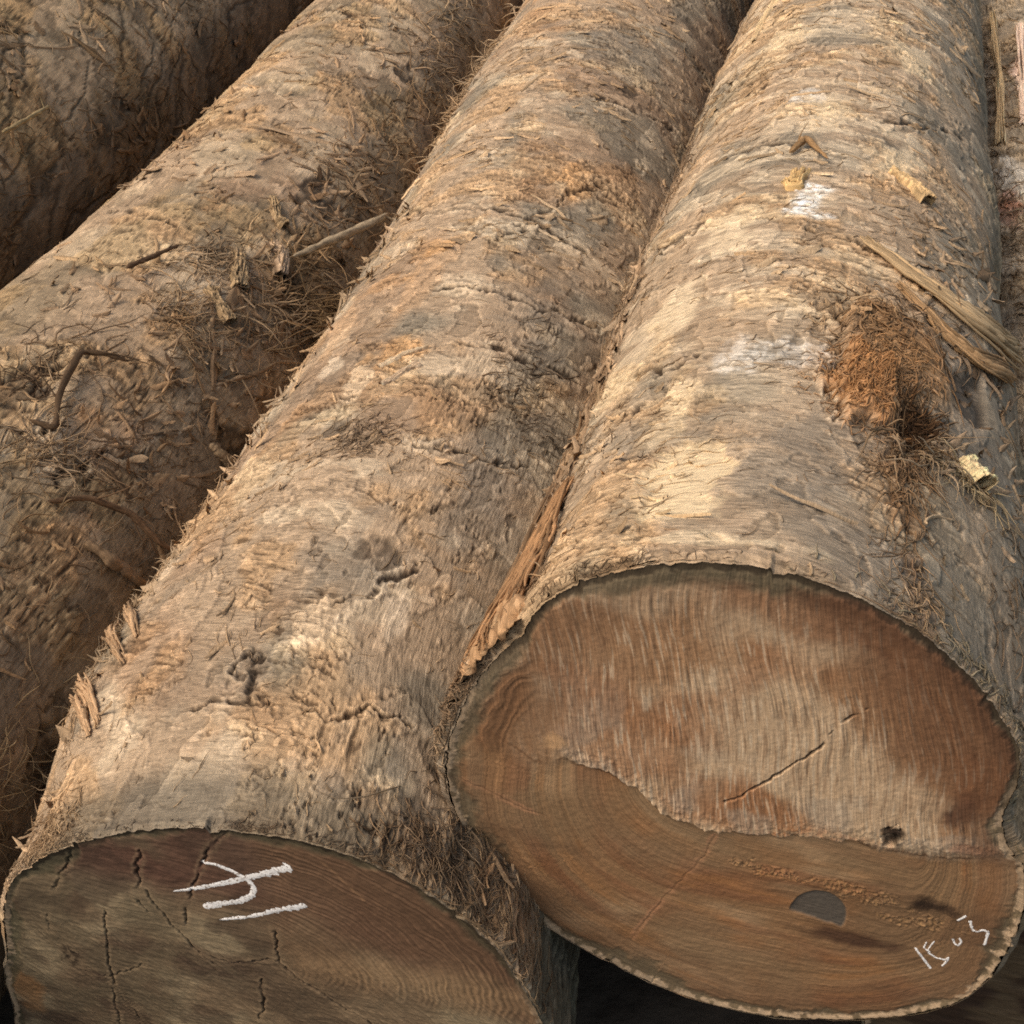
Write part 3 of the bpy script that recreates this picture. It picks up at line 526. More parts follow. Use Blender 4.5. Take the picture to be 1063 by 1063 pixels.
def face_y(k, x, z):
    cx, cz, th, rim, hh, t = FACEH[k]; a = math.degrees(math.atan2(x-cx, z-cz)); r = math.hypot(x-cx, z-cz)/np.interp(a, th, rim)
    i = int(np.clip(np.interp(r, t, np.arange(len(t))), 0, len(t)-1)); j = int(np.clip(np.interp(a, th, np.arange(len(th))), 0, len(th)-1))
    return LOGS[k]['Y'][0]-hh[i, j]+.001

# ---------------------------------------------------------------- loose fibres, strips, sticks
def tube_batch(P, rad, cols, sides=4, flat=1.0):
    """P (n,m,3) centre lines, rad (n,m); returns verts, faces, colours, guv"""
    n, m, _ = P.shape; T = np.gradient(P, axis=1); T /= np.linalg.norm(T, axis=2, keepdims=True)+1e-9
    ref = rng.normal(size=(n, 1, 3)); N = np.cross(T, ref); N /= np.linalg.norm(N, axis=2, keepdims=True)+1e-9; B = np.cross(T, N)
    ang = np.arange(sides)*2*np.pi/sides
    V = P[:, :, None, :] + rad[:, :, None, None]*(np.cos(ang)[:, None]*N[:, :, None, :]+flat*np.sin(ang)[:, None]*B[:, :, None, :])
    idx = np.arange(n*m*sides).reshape(n, m, sides); nx = np.roll(idx, -1, axis=2)
    q = np.stack([idx[:, :-1], nx[:, :-1], nx[:, 1:], idx[:, 1:]], -1).reshape(-1, 4)
    C = np.repeat(cols[:, None, None, :], m, 1).repeat(sides, 2)
    g = np.zeros((n, m, sides, 3)); g[..., 0] = np.arange(n)[:, None, None]*.37+np.arange(sides)*.002; g[..., 1] = np.linspace(0, .05, m)[None, :, None]
    return V.reshape(-1, 3), q, C.reshape(-1, 3), g.reshape(-1, 3)
def clustered(a0, s0, sa, R, th, Y, ss, seed):
    """wide scatters gather in patches: badly placed ones are drawn again"""
    for _ in range(5):
        bad = fbm(a0*4.5, s0*3.6, seed, 3) < rng.uniform(-.1, .3, len(a0))
        a0 = np.where(bad, math.radians(th)*R+rng.uniform(-1, 1, len(a0))*sa, a0); s0 = np.where(bad, Y+rng.uniform(-1, 1, len(a0))*ss, s0)
    return a0, s0
SEED = {'right': 112, 'middle': 212, 'left': 312, 'far': 412, 'low': 512}
def fibres(k, specs, parent, name='bark_fibres'):
    """specs: (theta, Y, spread_a, spread_s, n, length, heading deg (0 = down the log), jitter, lift, radius, colour)"""
    R = LOGS[k]['r'][1]; VV = []; FF = []; CC = []; GG = []; base = 0
    for (th, Y, sa, ss, n, ln, hd, jit, lift, rad, col) in specs:
        a0 = math.radians(th)*R+rng.normal(size=n)*sa; s0 = Y+rng.normal(size=n)*ss
        if sa > .2: a0 = math.radians(th)*R+rng.uniform(-1, 1, n)*sa; s0 = Y+rng.uniform(-1, 1, n)*ss
        if sa > .2: a0, s0 = clustered(a0, s0, sa, R, th, Y, ss, SEED[k])
        L = ln*rng.lognormal(0, .45, n); H = np.radians(hd+rng.normal(size=n)*jit); m = 8
        curv = rng.normal(size=n)*2.2*np.radians(22); t = np.linspace(0, 1, m)
        ang = H[:, None]+curv[:, None]*t[None, :]+.25*np.sin(t*7+rng.uniform(0, 6, n)[:, None])
        A = a0[:, None]+np.cumsum(np.sin(ang), 1)*L[:, None]/m; S = s0[:, None]+np.cumsum(np.cos(ang), 1)*L[:, None]/m
        S = np.maximum(S, LOGS[k]['Y'][0]+.002)
        up = lift*rng.uniform(.1, 1.3, n)[:, None]*np.where(rng.random(n) < .5, 1, 0)[:, None]*t**1.5 + lift*.4*np.sin(t*np.pi)*rng.uniform(0, 1, n)[:, None]+rad*.3
        P, c = surf_pt(k, np.degrees(A/R), S, up)
        sc_ = (.55+.35*s0)[:, None]
        rr = rad*sc_*rng.uniform(.5, 1.4, n)[:, None]*(1-.8*t**2)[None, :]
        cc = col*rng.uniform(.55, 1.35, n)[:, None]
        cc = cc*.5+c[:, 0]*.5*rng.uniform(.7, 1.4, n)[:, None]
        V, F, C, G = tube_batch(P, rr, cc, 3)
        VV.append(V); FF.append(F+base); CC.append(C); GG.append(G); base += len(V)
    o = make_obj(name, np.concatenate(VV), np.concatenate(FF), M_FIB, parent, np.concatenate(CC), np.concatenate(GG), True)
    o['kind'] = 'stuff'; return o
def flakes(k, specs):
    """torn chips of bark lifting at one end: same fields as fibres, radius = half width"""
    R = LOGS[k]['r'][1]; VV = []; FF = []; CC = []; GG = []; base = 0; m = 7; w = 5
    for (th, Y, sa, ss, n, ln, hd, jit, lift, rad, col) in specs:
        a0 = math.radians(th)*R+rng.uniform(-1, 1, n)*sa; s0 = Y+rng.uniform(-1, 1, n)*ss
        if sa > .2: a0, s0 = clustered(a0, s0, sa, R, th, Y, ss, SEED[k])
        L = ln*rng.lognormal(0, .6, n)*(.6+.3*s0); H = np.radians(hd+rng.normal(size=n)*jit)+np.pi*(rng.random(n) < .5)
        t = np.linspace(0, 1, m); v = np.linspace(-1, 1, w); ang = H[:, None]+rng.normal(size=(n, 1))*.5*t[None]
        A = a0[:, None]+np.cumsum(np.sin(ang), 1)*L[:, None]/m; S = s0[:, None]+np.cumsum(np.cos(ang), 1)*L[:, None]/m
        W = (rad*rng.lognormal(0, .4, n)*(.6+.3*s0))[:, None]*(.35+.65*np.sin(np.pi*np.clip(t*.8+.2, 0, 1)))[None]*(1+.35*rng.normal(size=(n, m)))
        W[:, -1] *= .4
        AA = A[:, :, None]+v*W[:, :, None]*np.cos(ang)[:, :, None]; SS = S[:, :, None]-v*W[:, :, None]*np.sin(ang)[:, :, None]
        SS = np.maximum(SS, LOGS[k]['Y'][0]+.002)
        up = (lift*rng.uniform(.1, 1.2, n)[:, None]*t**1.6)[:, :, None]+.0022-.0032*np.abs(v)**3+rng.normal(size=(n, m, w))*.0004
        P, c = surf_pt(k, np.degrees(AA/R), SS, up)
        cc = (col*rng.uniform(.6, 1.3, n)[:, None])[:, None, None]*.55+c[:, :1, 2:3]*.45*rng.uniform(.8, 1.5, n)[:, None, None, None]
        cc = np.broadcast_to(cc, P.shape)*(1+.25*rng.normal(size=(n, 1, w, 1)))
        idx = np.arange(n*m*w).reshape(n, m, w); q = np.stack([idx[:, :-1, :-1], idx[:, :-1, 1:], idx[:, 1:, 1:], idx[:, 1:, :-1]], -1).reshape(-1, 4)
        g = np.stack([AA, SS, AA*0], -1)
        VV.append(P.reshape(-1, 3)); FF.append(q+base); CC.append(cc.reshape(-1, 3)); GG.append(g.reshape(-1, 3)); base += n*m*w
    return np.concatenate(VV), np.concatenate(FF), np.concatenate(CC), np.concatenate(GG)
def flake_part(k, specs, parent):
    V, F, C, G = flakes(k, specs); o = make_obj('bark_flakes', V, F, M_FIB, parent, C, G); o['kind'] = 'stuff'; return o
def strand_bundle(name, k, path, n, spread, rad, lift0, lift1, col, parent):
    """one splintered strip made of strands that stay together at the root"""
    R = LOGS[k]['r'][1]; p = np.array(path, float); m = 26; u = np.linspace(0, 1, m); t = np.linspace(0, 1, len(p))
    A = np.interp(u, t, np.radians(p[:, 0])*R); S = np.interp(u, t, p[:, 1])
    for _ in range(4): A[1:-1] = (A[:-2]+2*A[1:-1]+A[2:])/4; S[1:-1] = (S[:-2]+2*S[1:-1]+S[2:])/4
    dA = np.gradient(A); dS = np.gradient(S); l = np.hypot(dA, dS); nA, nS = -dS/l, dA/l
    o = rng.normal(size=(n, 1))*spread*(.35+.65*u)[None]+spread*.4*np.sin(u*6+rng.uniform(0, 6, (n, 1)))
    b = rng.uniform(0, .35, n)**1.3; e = 1-rng.uniform(0, .3, n)**1.3; uu = b[:, None]+(e-b)[:, None]*u[None]
    I = uu*(m-1); f = lambda arr: np.interp(I, np.arange(m), arr)
    AA = f(A)+o*f(nA); SS = f(S)+o*f(nS); up = lift0+(lift1-lift0)*uu+rng.uniform(0, 1, (n, 1))*rad*1.6+.004*np.sin(uu*9+rng.uniform(0, 6, (n, 1)))*uu
    rho, _ = surf_rho(k, np.degrees(f(A)/R), f(S)); rho = rho.mean(0, keepdims=True)*.7+rho*.3
    cx, cz, _r = interp_log(k, SS); q = rho+up; tt = AA/R; P = np.stack([cx+q*np.sin(tt), SS, cz+q*np.cos(tt)], -1)
    rr = rad*rng.uniform(.35, 1.3, (n, 1))*np.sin(np.pi*np.clip(u*.94+.03, 0, 1))[None]**.5*(1+.25*rng.normal(size=(n, m)))
    V, F, C, G = tube_batch(P, np.abs(rr)+.0003, col*rng.uniform(.55, 1.35, (n, 1)), 6)
    return make_obj(name, V, F, M_FIB, parent, C, G)
def smooth_path(pts, n):
    p = np.array(pts, float); t = np.linspace(0, 1, len(p)); u = np.linspace(0, 1, n)
    q = np.stack([np.interp(u, t, p[:, i]) for i in range(3)], -1)
    for _ in range(max(1, n//12)):
        q[1:-1] = (q[:-2]+2*q[1:-1]+q[2:])/4
    return q
def stick(name, rad, pts, col, parent=None, n=40, sides=10, flat=1., forks=0, rough=.25):
    """a knobbly tapering stick with broken ends and side twigs, one mesh"""
    q = smooth_path(pts, n); L = np.linalg.norm(np.diff(q, axis=0), axis=1).sum()
    q += np.cumsum(rng.normal(size=q.shape), 0)*rad*.05
    t = np.linspace(0, 1, n); rr = rad*(.65+.35*np.sin(np.pi*np.clip(t*1.1+.05, 0, 1)))*(1+rough*fbm(t*9, t*0+rng.uniform(0, 99), 31, 3))
    rr[0] *= .15; rr[-1] *= .1; rr[1] *= .8; rr[-2] *= .6
    V, F, C, G = tube_batch(q[None], rr[None], np.array([col]), sides, flat)
    V = V.reshape(n, sides, 3); dv = V-q[:, None]; u = np.arange(sides)[None, :]*.9; s_ = (t*L*60)[:, None]
    V = q[:, None]+dv*(1+.35*fbm(u+0*s_, s_*.25, 33, 3))[..., None]
    V = V.reshape(-1, 3); C = C*(1+.45*fbm(np.tile(np.arange(sides), n)*1.3, np.repeat(t*L*40, sides), 34, 3))[:, None]
    G[:, 1] *= L*20
    VV = [V]; FF = [F]; CC = [C]; GG = [G]; b = len(V)
    for i in range(forks):
        j = rng.integers(n//5, n-4); d = q[min(j+3, n-1)]-q[j]; d = d/np.linalg.norm(d); d = d+rng.normal(size=3)*.55; d /= np.linalg.norm(d)
        l = L*rng.uniform(.12, .35); m = 10; tt = np.linspace(0, 1, m)[:, None]
        p = q[j]+d*l*tt+rng.normal(size=3)*l*.25*tt**2
        v, f, c, g = tube_batch(p[None], (rad*.35*(1-.8*tt[:, 0]))[None], np.array([col])*.9, 5)
        VV.append(v); FF.append(f+b); CC.append(c); GG.append(g); b += len(v)
    return make_obj(name, np.concatenate(VV), np.concatenate(FF), M_FIB, parent, np.concatenate(CC), np.concatenate(GG), True)
def ribbon(name, k, path, w0, w1, thick, lift0, lift1, col, parent, n=90, m=26, seed=1, fray=.35, curl=.0):
    """a torn strip of bark lying on log k; path = [(theta, Y)], it keeps its own thickness"""
    p = np.array(path, float); R = LOGS[k]['r'][1]; t = np.linspace(0, 1, len(p)); u = np.linspace(0, 1, n)
    A = np.interp(u, t, np.radians(p[:, 0])*R); S = np.interp(u, t, p[:, 1])
    for _ in range(6): A[1:-1] = (A[:-2]+2*A[1:-1]+A[2:])/4; S[1:-1] = (S[:-2]+2*S[1:-1]+S[2:])/4
    dA = np.gradient(A); dS = np.gradient(S); l = np.hypot(dA, dS); nA, nS = -dS/l, dA/l
    v = np.linspace(-1, 1, m); U, Vv = np.meshgrid(u, v, indexing='ij')
    w = (w0+(w1-w0)*u)*(1+.3*fbm(u*5, u*0, seed, 2))
    fr = fray*fbm(Vv*5, U*0, seed+1, 3)*.14         # ragged ends
    Ue = np.clip(U+fr*np.where(U > .85, (U-.85)/.15, 0)-fr*np.where(U < .15, (.15-U)/.15, 0), 0, 1.2)
    ii = np.clip(Ue*(n-1), 0, n-1)
    edge = 1+.22*fbm(U*5, np.sign(Vv)*3., seed+2, 3)
    AA = np.interp(ii, np.arange(n), A)+Vv*edge*w[:, None]*np.interp(ii, np.arange(n), nA); SS = np.interp(ii, np.arange(n), S)+Vv*edge*w[:, None]*np.interp(ii, np.arange(n), nS)
    SS = np.maximum(SS, LOGS[k]['Y'][0]-.004)
    grain = fbm(Vv*9*(1+.1*U), U*3.5, seed+3, 4, .6); split = sst(.22, .55, fbm(Vv*4.5, U*1.8, seed+4, 3))
    up = lift0+(lift1-lift0)*U**1.3+thick*(1-Vv**4)+thick*.8*grain-thick*1.1*split+curl*Vv**2
    up = np.where(np.abs(Vv) > .99, up*.0-.004, up)
    rho_, _ = surf_rho(k, np.degrees(AA/R), SS); rs = rho_.copy()
    for _ in range(25): rs[1:-1] = (rs[:-2]+2*rs[1:-1]+rs[2:])/4; rs[:, 1:-1] = (rs[:, :-2]+2*rs[:, 1:-1]+rs[:, 2:])/4
    cx, cz, _r = interp_log(k, SS); q = .8*rs+.2*rho_+up; tt = AA/R; P = np.stack([cx+q*np.sin(tt), SS, cz+q*np.cos(tt)], -1)
    c = np.asarray(col)*(1+.55*grain-.55*split)[..., None]; c = mixc(c, CREAM*.9, .3*sst(.2, .6, fbm(Vv*6, U*9, seed+6, 3))); c = mixc(c, lin(60, 42, 30), .6*split)
    return make_obj(name, P.reshape(-1, 3), grid_faces(n, m, False), M_FIB, parent, c.reshape(-1, 3), np.stack([Vv*w[:, None], U*.3, U*0], -1).reshape(-1, 3))
def chalk(k, pts, w, parent, taper=(1., 1.), seed=0, n=60):
    """a stroke of chalk rubbed on the sawn end: a thin uneven crust"""
    p = np.array(pts); t = np.linspace(0, 1, len(p)); u = np.linspace(0, 1, n); X = np.interp(u, t, p[:, 0]); Z = np.interp(u, t, p[:, 1])
    for _ in range(3): X[1:-1] = (X[:-2]+2*X[1:-1]+X[2:])/4; Z[1:-1] = (Z[:-2]+2*Z[1:-1]+Z[2:])/4
    dx, dz = np.gradient(X), np.gradient(Z); l = np.hypot(dx, dz)+1e-9; nx, nz = -dz/l, dx/l
    ww = w*(taper[0]+(taper[1]-taper[0])*u)*(1+.25*fbm(u*25, u*0, 950+seed, 3)); ww[0] *= .4; ww[-1] *= .4
    V = []; m = 5
    for j, v in enumerate(np.linspace(-1, 1, m)):
        jag = 1+.45*fbm(u*70, u*0+j, 960+seed, 3)
        for i in range(n):
            x = X[i]+nx[i]*v*ww[i]*jag[i]; z = Z[i]+nz[i]*v*ww[i]*jag[i]
            V.append((x, face_y(k, x, z)-(.0004 if abs(v) < .9 else -.0003), z))
    V = np.array(V).reshape(m, n, 3).transpose(1, 0, 2).reshape(-1, 3)
    return make_obj('chalk_mark', V, grid_faces(n, m, False, True), M_CHALK, parent, None, None)

def thing(name, label, cat, loc=(0, 0, 0), group=None):
    o = bpy.data.objects.new(name, None); COL.objects.link(o); o.location = loc
    o['label'] = label; o['category'] = cat
    if group: o['group'] = group
    return o
def tag(o, label, cat, group=None):
    o['label'] = label; o['category'] = cat
    if group: o['group'] = group
    return o
# ---------------------------------------------------------------- the logs
G = 'logs stacked side by side'
def log(label, k):
    L = LOGS[k]; o = thing('log', label, 'log', (0, 0, 0), G); return o
BROWN = lin(128, 98, 68); PALE = lin(182, 150, 112); DK = lin(84, 62, 44); RUST = lin(176, 118, 70)

lr = log('topmost big log with orange brown sawn end numbered 1503 and pale cream scraped bark', 'right')
bark = build_bark('right', lr)
cf = build_face('right', lr, face_right, 460, 1900, lin(108, 98, 76), .017)
for i, (key, w) in enumerate((('d1', .0019), ('d5', .0012), ('5', .0017), ('0', .0016), ('3a', .0017), ('3', .0021))):
    chalk('right', FEAT['fA'][key], w, cf, seed=i)
sA = FEAT['sA']; K = sA['knot'][0]; H = sA['hole'][0]
fibres('right', [(-5, 2.4, .36, 1.3, 800, .030, 88, 24, .003, .0009, PALE), (0, 1.5, .34, .6, 500, .020, 60, 50, .003, .0008, BROWN),
    (-66, 1.9, .03, .5, 500, .05, 0, 14, .010, .0011, BROWN),
    (10, 1.56, .030, .045, 160, .028, 180, 30, .005, .0012, BROWN*1.2), (16, 1.50, .035, .05, 120, .03, 185, 40, .01, .0013, BROWN*1.2),
    (K[0], K[1], .028, .038, 1000, .013, 60, 90, .010, .0012, lin(176, 128, 82)), (H[0], H[1], .020, .022, 420, .015, 120, 90, .012, .0016, lin(96, 70, 46)), (K[0]+3, K[1]+.05, .03, .03, 300, .018, 60, 90, .006, .0012, lin(140, 108, 74)), (H[0]+2, H[1]-.05, .025, .015, 60, .05, 180, 40, .035, .0014, PALE*.8),
    (19, 1.25, .02, .04, 150, .035, 180, 14, .008, .0011, lin(128, 96, 64)), (19, 1.15, .018, .10, 80, .060, 180, 18, .004, .0010, lin(140, 104, 70)), (21, 1.0, .016, .05, 80, .03, 180, 45, .006, .0011, PALE),
    (30, 1.62, .05, .05, 60, .05, 200, 30, .022, .0013, BROWN), (35, 1.29, .016, .012, 60, .04, 170, 35, .02, .0013, lin(214, 186, 138)),
    (44, .965, .10, .012, 220, .016, 0, 80, .006, .0011, lin(120, 112, 88)), (0, .955, .33, .006, 260, .008, 90, 60, .002, .0007, DK),
    (50, 1.1, .05, .10, 90, .035, 30, 70, .010, .0011, DK), (-60, 1.02, .04, .05, 260, .04, 0, 50, .012, .0012, DK), (-66, .975, .04, .018, 420, .022, 0, 90, .014, .0013, lin(142, 108, 74)), (-80, .98, .03, .02, 200, .03, 0, 80, .012, .0011, BROWN)], bark)
# crumbly bark lip under the sawn end
fibres('right', [(-84+i*0, .956, .02, .004, 40, .016, 90, 60, .006, .0012, PALE) for i in (0,)], bark, 'bark_lip')
bf = ribbon('bark_strip', 'right', [(-57, 1.22), (-58, 1.15), (-58, 1.08), (-56, 1.0), (-55, .935)], .012, .060, .005, .002, .008, lin(166, 130, 94), bark, seed=41, fray=1.2)
bf['label'] = 'orange torn bark strip beside the sawn end'
strand_bundle('bark_strip', 'right', [(-56, 1.30), (-59, 1.18), (-58, 1.08), (-54, .950)], 90, .022, .0026, .003, .009, lin(164, 124, 86), bark)
strand_bundle('bark_strip', 'right', [(-66, 1.40), (-68, 1.25), (-70, 1.10), (-70, .96)], 50, .014, .0024, .002, .008, lin(132, 104, 76), bark)
sl = strand_bundle('splinter', 'right', [(8.5, 1.80), (20, 1.72), (34, 1.69), (50, 1.73), (66, 1.86)], 70, .013, .0030, .002, .012, lin(190, 160, 120), bark)
sl['label'] = 'long broad pale splinter above the knot'
strand_bundle('splinter', 'right', [(17, 1.68), (28, 1.60), (40, 1.58), (56, 1.68)], 40, .010, .0028, .003, .010, lin(166, 132, 94), bark)
ribbon('splinter', 'right', [(16, 2.12), (22, 2.09), (27, 2.04)], .010, .009, .006, .004, .012, lin(206, 172, 124), bark, n=40, seed=59)
ribbon('splinter', 'right', [(-12, 2.02), (-10, 1.99), (-9, 2.06)], .012, .016, .005, .003, .006, lin(206, 170, 116), bark, n=40, seed=61)
ribbon('splinter', 'right', [(33, 1.315), (35, 1.29), (36, 1.27)], .009, .011, .006, .006, .024, lin(232, 206, 158), bark, n=36, seed=63)
ribbon('splinter', 'right', [(-42, 3.0), (-37, 3.4), (-35, 3.7)], .009, .006, .004, .003, .012, lin(214, 184, 140), bark, n=40, seed=65)

flake_part('right', [(-5, 2.4, .38, 1.4, 200, .024, 88, 18, .010, .0035, PALE), (0, 1.4, .36, .5, 40, .016, 60, 60, .007, .0025, PALE*.9), (-62, 1.5, .04, .6, 120, .05, 0, 12, .012, .004, BROWN*1.2), (40, 1.6, .10, .4, 90, .03, 30, 50, .014, .003, BROWN)], bark)

lm = log('middle log with grey brown sawn end chalked with three strokes and fibrous tan bark', 'middle')
bark = build_bark('middle', lm)
cf = build_face('middle', lm, face_middle, 360, 1400, lin(92, 86, 64), .018)
for i, (key, w, tp) in enumerate((('k1', .0068, (.35, 1.15)), ('k2', .0052, (.5, 1.3)), ('k3', .0048, (.5, 1.2)))):
    chalk('middle', FEAT['fB'][key], w, cf, tp, seed=20+i)
fibres('middle', [(10, 2.6, .38, 1.5, 800, .030, 80, 30, .004, .0009, PALE), (10, 1.4, .34, .55, 350, .022, 10, 30, .004, .0008, PALE),
    (-50, 2.6, .02, 1.4, 160, .035, -20, 40, .012, .0011, BROWN), (-49, 1.3, .02, .22, 200, .04, -50, 35, .018, .0012, PALE),
    (33, .90, .04, .035, 280, .040, 175, 25, .012, .0013, BROWN), (50, .90, .05, .04, 320, .05, 180, 8, .004, .0012, PALE),
    (38, 1.0, .03, .08, 200, .035, 120, 80, .012, .0012, DK), (-5, 1.63, .03, .03, 160, .025, 60, 80, .010, .0011, DK), (-45, .88, .03, .03, 260, .03, 180, 30, .008, .001, PALE),
    (-56, 3.9, .02, .35, 240, .09, -60, 25, .05, .0012, PALE), (5, .835, .35, .004, 400, .010, 90, 60, .003, .0008, DK), (25, 1.9, .05, .1, 200, .03, 80, 30, .01, .001, DK)], bark)
flake_part('middle', [(5, 2.7, .40, 1.6, 200, .026, 80, 26, .011, .0035, PALE), (5, 1.4, .36, .55, 70, .020, 60, 60, .008, .0028, PALE*.95), (48, 1.3, .07, .5, 140, .03, 0, 14, .012, .003, BROWN*1.2), (-46, 1.8, .04, 1., 120, .03, -60, 40, .018, .003, PALE)], bark)
for i, (t0, y0) in enumerate(((-45, 1.27), (-46.5, 1.22), (-48, 1.12), (-49, 1.10))):
    strand_bundle('splinter', 'middle', [(t0+9, y0-.09), (t0+2, y0-.02), (t0-5, y0+.03)], 20, .006, .0022, .000, .014, lin(178, 144, 108), bark)
ribbon('splinter', 'middle', [(-9, 1.80), (-5, 1.84), (-2, 1.87)], .006, .008, .003, .002, .004, lin(206, 178, 146), bark, n=30, seed=81)
ribbon('splinter', 'middle', [(-12, 1.86), (-7, 1.90), (-2, 1.93)], .004, .005, .003, .002, .005, lin(212, 186, 152), bark, n=30, seed=83)

ll = log('muddy brown log with tangled roots, between the dark log and the chalked middle log', 'left')
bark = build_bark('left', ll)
build_face('left', ll, face_far, 60, 300, lin(92, 86, 64), .018)
fibres('left', [(12, 2.6, .36, 1.6, 500, .032, 60, 60, .006, .0010, BROWN), (48, 2.6, .08, .5, 150, .06, 20, 60, .030, .0013, BROWN), (46, 1.8, .07, .35, 110, .05, 20, 60, .03, .0012, DK),
    (50, 2.35, .05, .10, 170, .09, 40, 45, .04, .0016, lin(140, 112, 80)), (28, 1.55, .04, .05, 120, .08, 30, 50, .02, .0014, BROWN), (50, 3.6, .06, .5, 160, .07, 10, 40, .04, .0014, BROWN), (45, 4.3, .05, .25, 120, .07, 40, 60, .03, .0014, PALE*.8),
    (8, 1.75, .05, .12, 110, .07, 10, 60, .016, .0012, DK), (30, 2.1, .04, .05, 200, .05, 60, 70, .02, .0012, BROWN), (66, 1.0, .05, .1, 140, .06, 60, 60, .04, .0012, lin(150, 126, 90)), (30, 1.1, .06, .12, 100, .03, 60, 80, .012, .0011, BROWN), (62, 1.5, .05, .3, 110, .05, 0, 60, .03, .0012, DK), (24, 2.35, .04, .05, 160, .05, 80, 60, .016, .0013, BROWN)], bark)
flake_part('left', [(12, 2.6, .34, 1.6, 300, .028, 60, 60, .014, .004, BROWN*1.2), (46, 2.4, .10, .8, 260, .035, 30, 60, .024, .004, BROWN)], bark)
for i, (pp, w) in enumerate((([(30, 2.42), (34, 2.36), (38, 2.28)], .020), ([(36, 2.52), (41, 2.50), (45, 2.42)], .022), ([(31, 2.24), (36, 2.20), (42, 2.17)], .016), ([(26, 2.70), (32, 2.62), (36, 2.6)], .012))):
    ribbon('bark_strip', 'left', pp, w, w*.8, .008, .004, .018, lin(158, 132, 98) if i != 1 else lin(190, 160, 128), bark, n=44, seed=90+i)

lf = log('dark olive brown furrowed log, the one furthest left in the pile', 'far')
bark = build_bark('far', lf)
build_face('far', lf, face_far, 60, 300, lin(92, 86, 64), .018)
fibres('far', [(40, 3.2, .45, 1.3, 500, .045, -20, 50, .010, .0012, lin(120, 98, 68)), (62, 3.4, .08, 1.3, 300, .06, 0, 40, .02, .0012, DK), (25, 2.9, .06, .15, 300, .05, 40, 80, .02, .0012, lin(150, 124, 88))], bark)
flake_part('far', [(40, 3.2, .42, 1.2, 320, .034, -20, 50, .014, .004, BROWN)], bark)
le = log('lowest log with pinkish peeled patches, mostly hidden behind the orange brown sawn end', 'low')
bark = build_bark('low', le)
build_face('low', le, face_low, 200, 700, lin(70, 62, 48), .016)
fibres('low', [(-30, 3.0, .22, 1.5, 900, .05, 0, 30, .012, .0012, BROWN), (-30, 2.7, .06, .4, 400, .04, 40, 80, .02, .0012, BROWN)], bark)
ribbon('splinter', 'low', [(-24, 3.4), (-21, 3.9), (-20, 4.6)], .012, .010, .006, .006, .02, lin(214, 184, 140), bark, n=60, seed=111)
ribbon('splinter', 'low', [(-14, 3.5), (-11, 3.9), (-9, 4.4)], .022, .018, .006, .003, .012, lin(232, 200, 176), bark, n=60, seed=113)

# ---------------------------------------------------------------- loose sticks and roots
P3 = FEAT['P3']; g = 'loose sticks and roots on the logs'
def loose(key, name, label, cat, col, **kw):
    r, pts = P3[key]; tag(stick(name, r, pts, col, **kw), label, cat, g)
loose('stick_long', 'stick', 'long grey stick bridging the gap between the muddy log and the middle log', 'stick', lin(160, 140, 112), forks=3)
loose('stick_fallen', 'stick', 'thick brown stick sloping down the muddy log towards the gap', 'stick', lin(128, 104, 78), forks=1)
loose('root_dangling', 'root', 'thin dark root trailing across the muddy log above the thick brown stick', 'root', lin(104, 80, 58), forks=5)
loose('twig_short', 'twig', 'short twig standing between the dark root and the thick brown stick', 'twig', lin(122, 98, 72), forks=1)
loose('stick_gap', 'stick', 'short stub of stick deep in the dark gap by the middle log', 'stick', lin(134, 112, 86))
loose('root_bent', 'root', 'crooked hooked root lying on the muddy log', 'root', lin(92, 72, 52), forks=6)
loose('twig_upper', 'twig', 'small dark twig on the upper muddy log beside the bark flakes', 'twig', lin(86, 66, 48), forks=2)
loose('twig_far', 'twig', 'thin pale twig on the dark furrowed log', 'twig', lin(150, 128, 92), forks=2)
loose('stick_pale', 'twig', 'straight pale twig lying just above the orange brown sawn end', 'twig', lin(180, 160, 128), n=24)
loose('stick_small', 'twig', 'small brown twig above the white patch on the cream barked log', 'twig', lin(150, 118, 82), n=24, forks=1)
# tangle of torn root fibre between the muddy and the middle log
tg = []
t1 = np.array(FEAT['tang']['t1']); t2 = np.array(FEAT['tang']['t2'])
n = 130; m = 12; t = np.linspace(0, 1, m)
A0 = t1+(t2-t1)*rng.uniform(.2, 1.5, (n, 1))+rng.normal(size=(n, 3))*np.array([.03, .05, .018]); D = np.array([-.16, -.05, -.03])+rng.normal(size=(n, 3))*np.array([.07, .08, .03])
P = A0[:, None]+D[:, None]*t[None, :, None]*rng.uniform(.3, 1.25, (n, 1, 1))+rng.normal(size=(n, 1, 3))*.03*np.sin(t*np.pi)[None, :, None]
V, F_, C_, G_ = tube_batch(P, (.0022*rng.uniform(.4, 1.3, (n, 1)))*(1-.7*t)[None], lin(136, 110, 78)*rng.uniform(.45, 1.3, (n, 1)), 4)
tag(make_obj('root_tangle', V, F_, M_FIB, None, C_, G_), 'dark tangle of torn root fibres wedged between muddy log and middle log', 'root tangle')

# ---------------------------------------------------------------- ground
def ground():
    n = 120; u = np.linspace(-1, 1, n); e = np.sign(u)*(np.abs(u)**2.2)*60
    X, Yg = np.meshgrid(e, e+3); Zg = GROUND_Z-.02+.03*fbm(X*1.3, Yg*1.3, 55, 3)-.02
    o = make_obj('ground', np.stack([X, Yg, Zg], -1).reshape(-1, 3), grid_faces(n, n, False), ground_mat()); o['kind'] = 'structure'
ground()

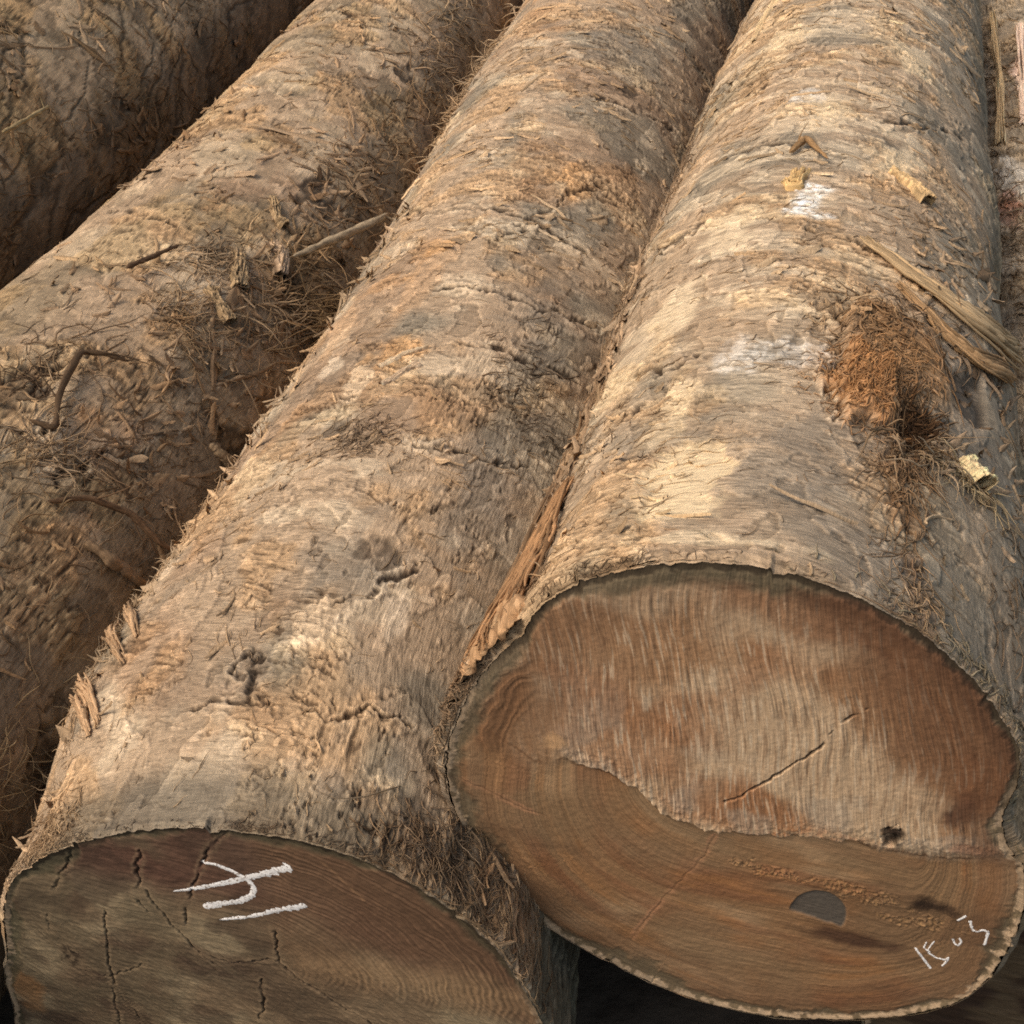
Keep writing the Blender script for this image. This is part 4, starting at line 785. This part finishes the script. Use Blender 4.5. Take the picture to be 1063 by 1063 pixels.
# ---------------------------------------------------------------- camera
cam = bpy.data.cameras.new('camera'); co_ = bpy.data.objects.new('camera', cam); COL.objects.link(co_); sc.camera = co_
cam.sensor_width = 36; cam.lens = 36*1300/1063; cam.clip_start = .02; cam.clip_end = 500
from mathutils import Matrix
pitch = math.atan2(991.5, 1300.); yv = np.array([368.5, 991.5, -1300.]); yv /= np.linalg.norm(yv)
zv = np.array([0, math.cos(pitch), math.sin(pitch)]); xv = np.cross(yv, zv)      # the log axes as the camera sees them
co_.matrix_world = Matrix([list(xv)+[0], list(yv)+[0], list(zv)+[0], [0, 0, 0, 1]])

# ---------------------------------------------------------------- daylight
sun_dir = np.array([-.52, -.26, .81]); sun_dir /= np.linalg.norm(sun_dir)
elev = math.asin(sun_dir[2]); azi = math.atan2(sun_dir[0], sun_dir[1])
w = bpy.data.worlds.new('World'); sc.world = w; w.use_nodes = True; nt = w.node_tree
sky = nt.nodes.new('ShaderNodeTexSky'); sky.sky_type = 'NISHITA'; sky.sun_disc = False; sky.sun_elevation = elev; sky.sun_rotation = azi; sky.dust_density = 3; sky.air_density = 1.
bg = nt.nodes['Background']; bg.inputs['Strength'].default_value = .215
tint = nt.nodes.new('ShaderNodeVectorMath'); tint.operation = 'MULTIPLY'; tint.inputs[1].default_value = (1.03, .94, .80)   # dusty haze
nt.links.new(sky.outputs[0], tint.inputs[0]); nt.links.new(tint.outputs[0], bg.inputs['Color'])
sl_ = bpy.data.lights.new('sun', 'SUN'); sl_.energy = 1.6; sl_.angle = math.radians(28); sl_.color = (1, .93, .82)
so = bpy.data.objects.new('sun', sl_); COL.objects.link(so)
from mathutils import Vector
so.rotation_euler = Vector(sun_dir).to_track_quat('Z', 'Y').to_euler()
sc.view_settings.view_transform = 'Standard'; sc.view_settings.look = 'None'; sc.view_settings.exposure = 0; sc.view_settings.gamma = 1
sc.render.engine = 'CYCLES'
try: sc.cycles.max_bounces = 5; sc.cycles.use_denoising = False; sc.cycles.filter_width = 1.8
except Exception: pass
